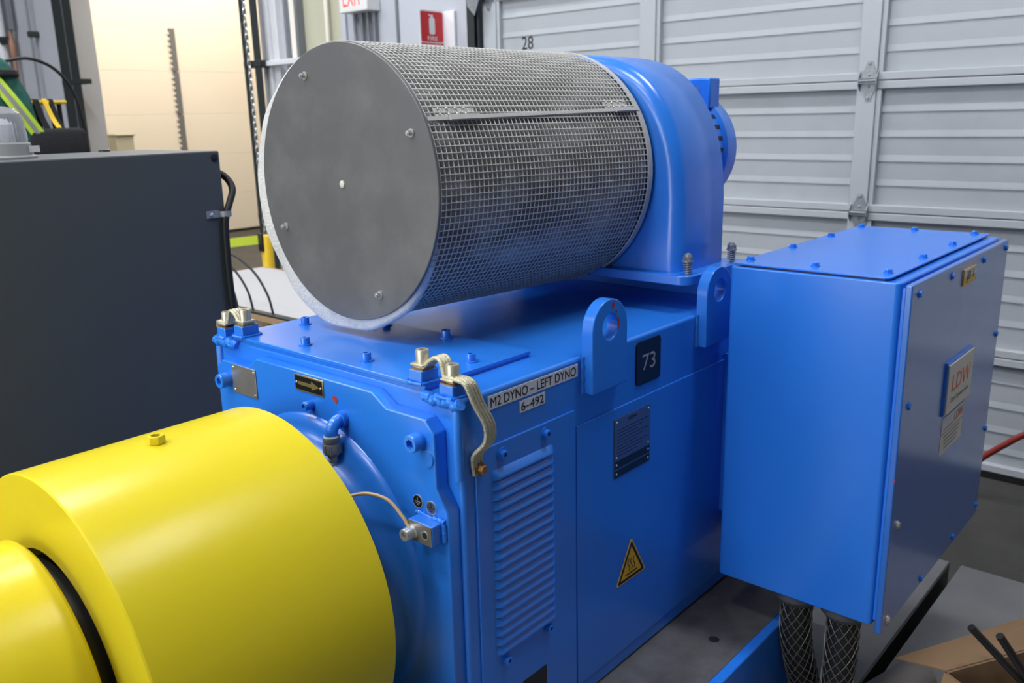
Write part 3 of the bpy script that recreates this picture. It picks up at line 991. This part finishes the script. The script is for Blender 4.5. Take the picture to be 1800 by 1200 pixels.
# ================================================================== FILTER DRUM
DYc, DZc = 1.467, 1.503
dr_ = thing('filter_drum', (1.48, DYc, 1.20), 'cylindrical air filter in grey square mesh cage with disc end', 'filter')
dk = B().lathe([(1.143, 0.281), (1.144, 0.2825), (1.150, 0.2825), (1.150, 0.10)], (0, 1.463, 1.517), 'x', 96)
dsc = obj('end_disc', dk, 'steel_disc', dr_, smooth=30)
lab(dsc, 'scuffed round steel end disc')
scr = B()
scr.lathe([(0, 0.0085), (0.002, 0.0085)], seg=16)
scr.lathe([(0.002, 0.0055), (0.011, 0.0055)], seg=6)
scr.lathe([(0.011, 0.0035), (0.013, 0.0033)], seg=10)
scr = finish(scr.bm)
scr.materials.append(MATS['zinc'])
for (y, z) in ((1.563, 1.739), (1.247, 1.622), (1.676, 1.420), (1.366, 1.299)):
    inst('disc_screw', scr, (1.143, y, z), (-1, 0, 0), dsc)
obj('centre_rivet', B().lathe([(1.1395, 0.006), (1.1405, 0.0075), (1.143, 0.008)], (0, 1.463, 1.520), 'x', 18), 'sign_cream', dsc)
# felt collar, uneven
fe = B()
R = []
nf = 96
for (x, dr0) in ((1.1505, -0.055), (1.151, -0.006), (1.155, 0.0), (1.164, 0.003), (1.172, 0.001), (1.180, -0.006), (1.21, -0.030)):
    ring = []
    for i in range(nf):
        a = 2 * PI * i / nf
        r = 0.2935 + dr0 + 0.0022 * math.sin(5 * a + 1) + 0.0015 * math.sin(13 * a)
        ring.append((x + 0.0015 * math.sin(7 * a), 1.4945 + r * math.cos(a), 1.4975 + r * math.sin(a)))
    R.append(ring)
fe.rings(R)
lab(obj('felt_collar', fe, 'felt', dr_, smooth=60), 'white felt collar')
X0m, X1m = 1.1535, 1.822


def dpt(x, a, off=0.0):
    """point on the slightly flared cage: distance x, angle a, radial offset"""
    t = (x - X0m) / (X1m - X0m)
    r = 0.284 + 0.004 * t + off
    return (x, 1.469 - 0.032 * t + r * math.cos(a), 1.518 - 0.007 * t + r * math.sin(a))


def drum_rings(b, prof, seg=96, closed_section=False):
    b.rings([[dpt(x, 2 * PI * i / seg, o_) for i in range(seg)] for x, o_ in prof], True, False, False)
    return b


obj('filter_body', drum_rings(B(), [(1.153, -0.0055), (1.815, -0.0055)]), 'filter_dust', dr_, smooth=60)
# square mesh cage : flat strips along and around
NA, NC = 54, 134
xs = []
for i in range(NA + 1):
    xc = X0m + 0.0011 + (X1m - X0m) * i / NA
    xs += [xc - 0.0011, xc + 0.0011]
cs = []
pa = 2 * PI / NC
for j in range(NC):
    cs += [j * pa - 0.085 * pa, j * pa + 0.085 * pa]
mb = B()
grid = [[mb.bm.verts.new(dpt(x, c)) for c in cs] for x in xs]
nc = len(cs)
for i in range(len(xs) - 1):
    for j in range(nc):
        if i % 2 == 1 and j % 2 == 1:
            continue
        k = (j + 1) % nc
        mb.bm.faces.new((grid[i][j], grid[i][k], grid[i + 1][k], grid[i + 1][j]))
cage = obj('mesh_cage', mb, 'screen_metal', dr_, smooth=60)
md = cage.modifiers.new('thick', 'SOLIDIFY')
md.thickness = 0.0010
md.offset = 0
obj('rear_rim', drum_rings(B(), [(1.810, 0.0), (1.810, 0.0025), (1.8265, 0.0025), (1.8265, 0.0)]), 'screen_metal', dr_)
obj('inlet_ring', drum_rings(B(), [(1.80, -0.02), (1.837, -0.02)]), 'dark_steel', dr_)


def drum_patch(b, x0, x1, d0, d1, r0, r1):
    b.rings([[dpt(x, math.radians(d + 1.3 - 3.6 * (x - X0m) / (X1m - X0m)), o_) for d, o_ in ((d0, r0), (d0, r1), (d1, r1), (d1, r0))] for x in (x0, x1)])


hb = B()
drum_patch(hb, X0m, 1.822, 151.2, 152.8, 0.0, 0.004)
obj('seam_bar', hb, 'screen_metal', dr_)
for (x0, x1) in ((1.180, 1.285), (1.70, 1.785)):
    lt = B()
    drum_patch(lt, x0, x1, 146.2, 151.2, -0.0032, -0.0006)
    drum_patch(lt, x0 + 0.026, x1, 151.4, 153.3, 0.004, 0.010)
    la = obj('latch_bracket', lt, 'screen_metal', dr_)
    for i in range(4):
        for dd in (147.8, 150.2):
            xr = x0 + 0.012 + i * 0.022
            dd = dd + 1.3 - 3.6 * (xr - X0m) / (X1m - X0m)
            p = Vector(dpt(xr, math.radians(dd), 0.001))
            nrm = Vector((0, math.cos(math.radians(dd)), math.sin(math.radians(dd))))
            inst('rivet', riv, p, nrm, la)

# ================================================================== JUNCTION BOX
XB = 1.847
jb = thing('junction_box', (2.24, 0.74, 0.504), 'blue steel junction box beside the motor with glossy door', 'junction box')
BX1, BY0, BY1, BZ0, BZ1 = 2.66, 0.560, 0.945, 0.504, 1.297
body = B()
body.prism(rrect(XB, BX1, BY0, BY1, 0.012, 4), 'z', BZ0, BZ1)
obj('body', body, 'blue_paint_smooth', jb, bevel=0.003)
obj('door_seal', B().box(XB + 0.012, BX1 - 0.012, 0.551, 0.562, BZ0 + 0.012, BZ1 - 0.012), 'blue_paint_smooth', jb)
lid = obj('lid', B().prism(rrect(XB + 0.008, BX1 - 0.004, 0.585, 0.941, 0.012, 4), 'z', BZ1 + 0.004, BZ1 + 0.008), 'blue_paint_smooth', jb, bevel=0.001)
obj('lid_gasket', B().box(XB + 0.02, BX1 - 0.02, 0.60, 0.925, BZ1, BZ1 + 0.004), 'plate_black', jb)
lbolt = hex_bolt(0.0085, 0.0085, 'blue_paint_smooth', 1.25)
for (x, y) in ((1.912, 0.925), (2.150, 0.925), (2.400, 0.925), (2.632, 0.925), (2.632, 0.775), (2.632, 0.618), (2.400, 0.612), (2.155, 0.610), (1.912, 0.608), (1.912, 0.768)):
    inst('lid_bolt', lbolt, (x, y, BZ1 + 0.008), (0, 0, 1), lid, random.random())
dj = obj('box_door', B().box(XB + 0.001, 2.652, 0.537, 0.552, 0.490, 1.294), 'blue_box_door', jb, bevel=0.003, seg=3)
dbolt = hex_bolt(0.0072, 0.0055, 'blue_paint_smooth', 1.35)
for (x, z) in ((1.897, 1.270), (2.131, 1.272), (2.405, 1.272), (2.628, 1.275), (2.630, 1.035), (1.895, 1.024), (2.636, 0.757), (2.632, 0.522), (2.402, 0.512), (2.130, 0.508)):
    inst('door_bolt', dbolt, (x, 0.537, z), (0, -1, 0), dj, random.random())
zb_ = hex_bolt(0.0072, 0.0055, 'zinc', 1.35)
for (x, z) in ((1.895, 0.745), (1.886, 0.512)):
    inst('door_bolt', zb_, (x, 0.537, z), (0, -1, 0), dj)
lb = obj('maker_plate', B().box(2.165, 2.38, 0.5285, 0.532, 0.927, 1.052), 'sign_cream', dj, bevel=0.001)
lab(lb, 'cream maker plate with orange LDW letters')
obj('plate_backing', B().box(2.158, 2.372, 0.532, 0.537, 0.925, 1.058), 'blue_paint_smooth', dj)
text('LDW', 0.060, 'print_orange', (2.275, 0.5281, 1.000), (1, 0, 0), (0, 0, 1), lb, 'logo', width=0.155)
text('Lloyd Dynamowerke', 0.018, 'print_line', (2.275, 0.5281, 0.957), (1, 0, 0), (0, 0, 1), lb, width=0.155)
lb = obj('service_label', B().box(2.176, 2.363, 0.5362, 0.537, 0.815, 0.913), 'sign_cream', dj)
obj('upper_band', B().box(2.176, 2.363, 0.5357, 0.5362, 0.873, 0.913), 'white_label', lb)
text('LDW', 0.032, 'print_orange', (2.318, 0.5353, 0.893), (1, 0, 0), (0, 0, 1), lb, 'logo', width=0.075)
ln = B()
ln.box(2.190, 2.275, 0.5352, 0.5357, 0.8795, 0.8835)
ln.box(2.176, 2.363, 0.5352, 0.5362, 0.8705, 0.8725)
for q in range(4):
    ln.box(2.20 + 0.004 * q, 2.335 - 0.006 * q, 0.5357, 0.5362, 0.858 - q * 0.0105, 0.863 - q * 0.0105)
obj('print_lines', ln, 'print_line', lb)
lb = obj('number_plate', B().box(2.222, 2.322, 0.5335, 0.537, 1.233, 1.272), 'warn_yellow', dj)
lab(lb, 'small plate reading JB 1')
obj('upper_band', B().box(2.222, 2.322, 0.5331, 0.5335, 1.253, 1.272), 'sign_cream', lb)
text('JB 1', 0.030, 'print_black', (2.272, 0.5330, 1.2525), (1, 0, 0), (0, 0, 1), lb, width=0.062)
lab(obj('paint_chip', B().prism([(XB + 0.001, 0.870)] + [(XB + 0.001 + 0.002, 0.866)] + [(XB + 0.001, 0.862)], 'y', 0.5362, 0.5385), 'red_primer', dj), 'red paint chip')
# chute joining box and motor
obj('cable_chute', B().box(1.96, 2.55, 0.944, YS - 0.002, 0.62, 1.05), 'blue_paint_smooth', jb)
# glands below
for (x, y) in ((1.905, 0.757), (1.905, 0.640)):
    obj('gland', B().lathe([(0.475, 0.046), (0.488, 0.056), (0.505, 0.056)], (x, y, 0), 'z', 32), 'gland_grey', jb)

# braided conduits
def conduit(path, label):
    t = thing('cable_hose', path[-1], label, 'hose', 'black hoses in wire braid below the junction box')
    P = spline(path, 10)
    obj('hose', B().tube(P, 0.036, 20), 'black_rubber', t)
    PV = [Vector(p) for p in P]
    fr = []
    up = Vector((1, 0, 0))
    L = [0.0]
    for i, p in enumerate(PV):
        tn = (PV[min(i + 1, len(PV) - 1)] - PV[max(i - 1, 0)]).normalized()
        a = tn.cross(up).normalized()
        u2 = a.cross(tn).normalized()
        up = up if abs(tn.dot(up)) < 0.95 else u2
        fr.append((a, u2))
        if i:
            L.append(L[-1] + (p - PV[i - 1]).length)
    bb = B()
    for d_ in (-1, 1):
        for k in range(11):
            pts = []
            for i, p in enumerate(PV):
                ang = 2 * PI * k / 11 + d_ * L[i] * 17
                pts.append(tuple(p + (fr[i][0] * math.cos(ang) + fr[i][1] * math.sin(ang)) * (0.0385 + 0.0006 * d_)))
            bb.tube(pts, 0.0011, 4)
    o = obj('wire_braid', bb, 'braid_wire', t, smooth=60)
    o['kind'] = 'stuff'
    lab(o, 'open wire braid')
    return t


h1 = conduit([(1.905, 0.757, 0.476), (1.905, 0.757, 0.44), (1.915, 0.757, 0.36), (1.935, 0.750, 0.28), (1.96, 0.742, 0.20), (1.98, 0.738, 0.14)], 'black braided hose under the box, the one nearer the motor')
h2 = conduit([(1.905, 0.640, 0.476), (1.905, 0.640, 0.44), (1.908, 0.642, 0.36), (1.912, 0.646, 0.28), (1.92, 0.65, 0.20), (1.925, 0.652, 0.02)], 'black braided hose under the box, the one nearer the door')
obj('copper_core', B().tube([(1.950, 0.745, 0.232), (1.972, 0.740, 0.165)], 0.0372, 18), 'copper', h1)
obj('copper_core', B().tube([(1.918, 0.649, 0.215), (1.922, 0.651, 0.150)], 0.0372, 18), 'copper', h2)
obj('end_sleeve', B().tube([(1.975, 0.739, 0.155), (1.985, 0.738, 0.101)], 0.040, 18), 'black_rubber', h1)

# ================================================================== YELLOW GUARDS
g = thing('shaft_guard', (0.66, YC, 0.43), 'large yellow cylindrical shaft guard with hex plug', 'guard')
GR = 0.343
gb = B()
gb.lathe([(0.867, GR - 0.006), (0.867, GR), (0.453, GR), (0.450, GR - 0.002), (0.450, 0.217), (0.458, 0.214), (0.470, 0.214), (0.470, GR - 0.008), (0.867, GR - 0.006)], (0, YC, ZC), 'x', 128, False, False)
bmesh.ops.remove_doubles(gb.bm, verts=gb.bm.verts, dist=1e-6)
obj('shell', gb, 'yellow_paint', g, smooth=30)
pz = ZC + GR - 0.002
pb = B()
pb.lathe([(pz, 0.0135), (pz + 0.004, 0.0125)], (0.652, YC, 0), 'z', 20)
pb.rings([[(0.652 + r * math.cos(PI * k / 3 + .3), YC + r * math.sin(PI * k / 3 + .3), z) for k in range(6)] for r, z in ((0.0155, pz + 0.003), (0.0155, pz + 0.0155), (0.0145, pz + 0.017), (0.009, pz + 0.017), (0.009, pz + 0.008))])
obj('hex_plug', pb, 'yellow_paint', g, bevel=0.0008)
obj('plug_hole', B().lathe([(pz + 0.009, 0.0085), (pz + 0.0095, 0.0085)], (0.652, YC, 0), 'z', 16), 'plate_black', g)
obj('guard_foot', B().box(0.50, 0.84, YC - 0.30, YC + 0.30, 0.392, 0.45), 'yellow_paint', g, bevel=0.004)
g2 = thing('coupling_guard', (0.1, YC, 0.5), 'smaller glossy yellow guard tube at the lower left corner', 'guard')
sb2 = B()
sb2.lathe([(0.424, 0.16), (0.425, 0.230), (0.420, 0.2345), (0.395, 0.236), (-0.25, 0.236)], (0, YC, 0.783), 'x', 128)
obj('shell', sb2, 'yellow_paint', g2, smooth=30)
obj('guard_foot', B().box(-0.2, 0.38, YC - 0.2, YC + 0.2, 0.10, 0.62), 'yellow_paint', g2)
obj('hub', B().lathe([(0.42, 0.20), (0.53, 0.20)], (0, YC, ZC), 'x', 48), 'plate_black', g2)

# ================================================================== GREY CABINET, BEACON, CABLE
CY = 2.40
cb = thing('control_cabinet', (0.7, 2.65, 0), 'tall dark grey steel control cabinet behind the yellow guard', 'cabinet')
obj('body', B().box(-0.35, 1.425, CY, 2.86, 0.0, 1.5675), 'grey_cabinet', cb, bevel=0.004)
obj('corner_plug', B().lathe([(CY - 0.004, 0.008), (CY - 0.003, 0.011), (CY, 0.012)], (1.408, 0, 1.549), 'y', 20), 'black_plastic', cb)
cl = B()
cl.box(1.362, 1.402, CY - 0.004, CY, 1.372, 1.394)
arcp = [(1.402 + 0.0 + 0.019 - 0.019 * math.cos(t), CY - 0.002 - 0.024 * math.sin(t)) for t in [PI * i / 10 for i in range(11)]]
cl.rings([[(x, y, 1.374) for x, y in arcp] + [(x, y + 0.003, 1.374) for x, y in reversed(arcp)], [(x, y, 1.391) for x, y in arcp] + [(x, y + 0.003, 1.391) for x, y in reversed(arcp)]])
lab(obj('cable_clamp', cl, 'galvanised', cb), 'galvanised cable clamp')
inst('clamp_screw', hex_bolt(0.005, 0.006, 'zinc', 1.2), (1.378, CY - 0.004, 1.383), (0, -1, 0), cb)
knob = B().lathe([(0, 0.018), (0.006, 0.016), (0.008, 0.010)], seg=16)
knob = finish(knob.bm)
knob.materials.append(MATS['black_plastic'])
inst('top_plug', knob, (1.275, 2.82, 1.5675), (0, 0, 1), cb)
cable = B().tube(spline([(1.41, 2.47, 1.50), (1.435, 2.455, 1.505), (1.458, 2.43, 1.485), (1.460, 2.405, 1.452), (1.437, 2.392, 1.412), (1.421, 2.386, 1.383), (1.412, 2.386, 1.34), (1.408, 2.386, 1.20), (1.412, 2.386, 1.05), (1.43, 2.386, 0.8), (1.43, 2.386, 0.45), (1.43, 2.37, 0.12)], 6), 0.0105, 12)
tag(obj('power_cable', cable, 'black_rubber'), 'black cable clamped along the cabinet edge', 'cable')

bc = thing('beacon_light', (0.915, 2.62, 1.568), 'clear ribbed warning beacon on top of the grey cabinet', 'beacon')
obj('base', B().lathe([(1.568, 0.078), (1.572, 0.078), (1.576, 0.070), (1.606, 0.066), (1.610, 0.060)], (0.915, 2.62, 0), 'z', 40), 'beacon_base', bc)
ln_ = B()
R = []
for (h, r) in ((1.610, 0.058), (1.618, 0.060), (1.665, 0.056), (1.685, 0.050), (1.698, 0.036), (1.704, 0.015)):
    R.append([(0.915 + (r + (0.0012 if i % 2 else 0)) * math.cos(2 * PI * i / 64), 2.62 + (r + (0.0012 if i % 2 else 0)) * math.sin(2 * PI * i / 64), h) for i in range(64)])
ln_.rings(R)
obj('lens', ln_, 'beacon_lens', bc, smooth=20)
obj('lamp_core', B().lathe([(1.611, 0.022), (1.655, 0.022), (1.668, 0.010)], (0.915, 2.62, 0), 'z', 20), 'sign_white', bc)
obj('base_label', B().box(0.958, 0.985, 2.5635, 2.566, 1.583, 1.600), 'white_label', bc)

# ================================================================== CLOTHES STAND BEHIND THE CABINET
RX, RY = 1.98, 5.0
ck = thing('clothes_stand', (1.95, RY, 0), 'yellow topped clothes stand behind the grey cabinet', 'stand')
obj('rail', B().tube([(1.58, RY, 1.772), (2.09, RY, 1.772)], 0.010, 12), 'yellow_plastic', ck)
for x in (1.60, 2.06):
    obj('post', B().tube([(x, RY + 0.02, 0.03), (x, RY + 0.02, 1.772)], 0.012, 12), 'black_plastic', ck)
    obj('foot', B().box(x - 0.025, x + 0.025, RY - 0.25, RY + 0.25, 0, 0.03), 'black_plastic', ck, bevel=0.005)
obj('upper_post', B().tube([(1.74, RY + 0.02, 1.76), (1.74, RY + 0.02, 1.99)], 0.010, 10), 'black_plastic', ck)

bg = thing('tool_bag', (2.03, RY, 1.36), 'black tool bag hanging from the yellow rail', 'bag')
bo = B()
R = []
for (z, sx, sy) in ((1.34, 0.120, 0.07), (1.36, 0.135, 0.085), (1.50, 0.138, 0.088), (1.585, 0.132, 0.080), (1.603, 0.125, 0.070), (1.610, 0.11, 0.055)):
    R.append([(1.975 + p[0] * 1.12, RY - 0.06 + p[1], z + 0.028) for p in rrect(-sx, sx, -sy, sy, min(sx, sy) * 0.35, 5)])
bo.rings(R)
obj('body', bo, 'black_fabric', bg, smooth=50)
for x in (1.945, 2.022):
    obj('strap', B().ribbon(spline([(x + 0.008, RY - 0.10, 1.60), (x - 0.004, RY - 0.05, 1.68), (x - 0.010, RY - 0.013, 1.765), (x - 0.010, RY, 1.786), (x - 0.010, RY + 0.013, 1.765), (x, RY + 0.01, 1.60)], 5), (1, 0, 0), 0.016 if x < 2 else 0.011, 0.004), 'black_fabric', bg)
tag(obj('yellow_strap', B().ribbon(spline([(1.992, RY - 0.11, 1.640), (1.986, RY - 0.06, 1.69), (1.978, RY - 0.014, 1.772), (1.978, RY, 1.788), (1.978, RY + 0.013, 1.76)], 5), (1, 0, 0), 0.013, 0.003), 'yellow_plastic'), 'yellow strap looped over the rail above the bag', 'strap')

jk = thing('work_jacket', (1.74, RY, 1.2), 'green work jacket with hi-vis stripes hanging behind the beacon', 'jacket')
jb_ = B()
R = []
JX, JYc = 1.755, RY - 0.03
jprof = [(1.985, 0.040, 0.035), (1.965, 0.062, 0.05), (1.92, 0.085, 0.07), (1.86, 0.110, 0.085), (1.80, 0.135, 0.10), (1.72, 0.150, 0.105), (1.62, 0.160, 0.105), (1.50, 0.162, 0.105), (1.35, 0.170, 0.11), (1.22, 0.175, 0.11)]
for zi, (z, sx, sy) in enumerate(jprof):
    ring = []
    for i in range(48):
        a = 2 * PI * i / 48
        f = 1 + 0.10 * math.sin(6 * a + zi * 0.25) * min(1, zi / 4) + 0.05 * math.sin(11 * a + zi)
        ring.append((JX + sx * f * math.cos(a), JYc + sy * f * math.sin(a), z + 0.006 * math.sin(3 * a)))
    R.append(ring)
jb_.rings(R)
obj('body', jb_, 'jacket_green', jk, smooth=60)


def stripe(offs, hw, m_, nm, lift):
    pts = []
    for t in [i / 14 for i in range(15)]:
        x = 1.70 + 0.20 * t + offs
        z = 1.90 - 0.33 * t
        sx = 0.085 + (1.92 - z) * 0.33
        sy = 0.07 + (1.92 - z) * 0.16
        k = max(-0.97, min(0.97, (x - JX) / sx))
        y = JYc - sy * math.sqrt(1 - k * k) - lift
        pts.append((x, y, z))
    obj(nm, B().ribbon(spline(pts, 2), (0.85, 0.0, 0.5), hw, 0.003), m_, jk)


stripe(0.0, 0.032, 'hi_vis', 'reflective_band', 0.012)
stripe(0.0, 0.010, 'reflective_grey', 'reflective_band', 0.016)
obj('collar', B().lathe([(1.895, 0.100), (1.905, 0.105), (1.925, 0.098), (1.93, 0.09)], (JX, JYc, 0), 'z', 32), 'black_fabric', jk)
hose2 = B().tube(spline([(1.76, RY - 0.02, 1.95), (1.83, RY, 1.978), (1.93, RY, 1.992), (2.03, RY, 1.960), (2.10, RY, 1.895), (2.145, RY, 1.80), (2.165, RY, 1.69), (2.175, RY, 1.50), (2.18, RY, 0.8), (2.2, RY, 0.02)], 7), 0.0085, 10)
tag(obj('air_hose', hose2, 'black_rubber'), 'black hose arching over the hanging tool bag', 'hose')

# ================================================================== STANCHIONS, BENCH, CABLES BEHIND THE DRUM
def stanchion(x, y, label):
    t = thing('stanchion', (x, y, 0), label, 'stanchion', 'yellow belt posts')
    obj('post', B().lathe([(0.02, 0.038), (0.93, 0.038), (0.94, 0.034)], (x, y, 0), 'z', 24), 'yellow_plastic', t)
    obj('base', B().lathe([(0, 0.17), (0.012, 0.17), (0.03, 0.05)], (x, y, 0), 'z', 32), 'black_plastic', t)
    obj('belt_head', B().box(x - 0.052, x - 0.034, y - 0.02, y + 0.02, 0.84, 0.955), 'black_plastic', t, bevel=0.004)
    return t


stanchion(3.17, 4.88, 'yellow belt post left of the filter drum')
stanchion(1.70, 5.55, 'yellow belt post hidden by the grey cabinet')
tag(obj('barrier_belt', B().ribbon([(3.125, 4.895, 0.915), (2.6, 5.13, 0.893), (2.2, 5.32, 0.893), (1.75, 5.53, 0.910)], (0, 0, 1), 0.028, 0.002), 'belt_lime'), 'lime barrier belt stretched between yellow posts', 'belt')
bn = thing('work_bench', (2.7, 4.0, 0), 'wooden bench under the white sheet beyond the filter drum', 'bench')
obj('bench_top', B().box(2.15, 2.95, 2.95, 4.60, 0.765, 0.795), 'bench_wood', bn, bevel=0.003)
for x in (2.2, 2.9):
    for y in (3.02, 4.52):
        obj('leg', B().box(x - 0.03, x + 0.03, y - 0.03, y + 0.03, 0, 0.765), 'bench_wood', bn)
shv = B()
R = []
for i in range(17):
    y = 2.96 + 1.60 * i / 16
    R.append([(2.19 + 0.72 * k / 8, y, 0.797 + 0.004 * math.sin(i * 1.3 + k * 0.9)) for k in range(9)] + [(2.19 + 0.72 * k / 8, y, 0.7955) for k in range(8, -1, -1)])
shv.rings(R)
tag(obj('white_sheet', shv, 'white_sheet'), 'white sheet lying on the bench beyond the drum', 'sheet')
tag(obj('edge_bar', B().box(2.15, 2.185, 2.96, 4.58, 0.795, 0.807), 'track_dark', bevel=0.003), 'dark bar along the front edge of the bench', 'bar')
for i, (y0, hh, lb_) in enumerate(((3.34, 0.26, 'outermost arching black cable above the white sheet'), (3.50, 0.25, 'middle arching black cable above the white sheet'), (3.63, 0.20, 'innermost arching black cable beside the grey cabinet'))):
    pts = spline([(2.168, y0, 0.807), (2.165, y0 + 0.03, 0.90), (2.155, y0 + 0.12, 0.807 + hh * 0.75), (2.14, y0 + 0.28, 0.807 + hh), (2.11, y0 + 0.46, 0.807 + hh * 0.95), (2.08, y0 + 0.62, 0.88), (2.168, y0 + 0.70, 0.807)], 6)
    tag(obj('arched_cable', B().tube(pts, 0.0055, 8), 'black_rubber'), lb_, 'cable', 'arched cables on the bench')

# ================================================================== CARDBOARD BOX AND RODS
kx = thing('cardboard_box', (2.05, 0.2, 0.1), 'open cardboard box with rods in the lower right corner', 'box')
P0 = Vector((2.012, 0.432))
e1 = Vector((0.862, -0.507))
e2 = Vector((-0.507, -0.862))
L1, L2 = 0.46, 0.34


def quad_slab(name, a, b_, c, d_, th, m_, parent):
    A = [Vector(p) for p in (a, b_, c, d_)]
    n = (A[1] - A[0]).cross(A[3] - A[0]).normalized() * th
    bb = B().rings([[tuple(p) for p in A], [tuple(p + n) for p in A]])
    return obj(name, bb, m_, parent, smooth=0)


def q3(p, z):
    return (p.x, p.y, z)


c00, c10, c11, c01 = P0, P0 + e1 * L1, P0 + e1 * L1 + e2 * L2, P0 + e2 * L2
for nm, a, b_ in (('wall_panel', c00, c10), ('wall_panel', c10, c11), ('wall_panel', c11, c01), ('wall_panel', c01, c00)):
    quad_slab(nm, q3(a, 0.10), q3(b_, 0.10), q3(b_, 0.35), q3(a, 0.35), 0.004, 'cardboard', kx)
quad_slab('bottom_panel', q3(c00, 0.101), q3(c10, 0.101), q3(c11, 0.101), q3(c01, 0.101), 0.004, 'cardboard', kx)
n1 = -e2
quad_slab('flap', q3(c00 + e1 * 0.005, 0.351), q3(c10, 0.351), q3(c10 + n1 * 0.11 - e1 * 0.01, 0.352), q3(c00 + n1 * 0.100 - e1 * 0.055, 0.335), 0.003, 'cardboard', kx)
quad_slab('flap', q3(c01, 0.349), q3(c00, 0.349), q3(c00 - e1 * 0.06 + e2 * 0.03, 0.27), q3(c01 - e1 * 0.07, 0.26), 0.003, 'cardboard', kx)
for (a, b_, lb_) in (((2.060, 0.399, 0.46), (2.248, 0.140, 0.116), 'black threaded rod, the left one in the cardboard box'),
                     ((2.064, 0.339, 0.46), (2.241, 0.182, 0.123), 'black threaded rod, the right one in the cardboard box')):
    a, b_ = Vector(a), Vector(b_)
    pts = [tuple(a.lerp(b_, i / 60)) for i in range(61)]
    tag(obj('steel_rod', B().tube(pts, [0.0098 if i % 2 else 0.0090 for i in range(61)], 12), 'dark_steel'), lb_, 'rod', 'rods in the cardboard box')
pp = thing('plastic_part', (2.15, 0.28, 0.105), 'pale blue plastic part inside the cardboard box', 'plastic part')
ppb = B()
ppb.prism([(-0.05, -0.03), (0.05, -0.03), (0.05, 0.03), (0.02, 0.045), (-0.05, 0.03)], 'z', 0.106, 0.285)
o = obj('block', ppb, 'pale_plastic', None, bevel=0.004)
o.location = (2.055, 0.305, 0)
o.rotation_euler = (0, 0, -0.5)
attach(o, pp)
pr_ = B().tube([(2.05, 0.600, 0.155), (2.25, 0.545, 0.155)], 0.052, 28)
tag(obj('paper_roll', pr_, 'paper_roll'), 'dark brown roll lying beside the cardboard box', 'roll')

# red hose by the white door
tag(obj('red_hose', B().tube(spline([(3.95, 1.35, 0.016), (3.92, 1.05, 0.03), (3.90, 0.86, 0.12), (3.90, 0.784, 0.203), (3.90, 0.717, 0.270), (3.90, 0.651, 0.330), (3.90, 0.55, 0.40), (3.92, 0.40, 0.44), (3.95, 0.2, 0.36), (3.97, 0.05, 0.15), (3.97, -0.02, 0.016)], 7), 0.013, 12), 'red_rubber'), 'dark red hose looping before the white door', 'hose')
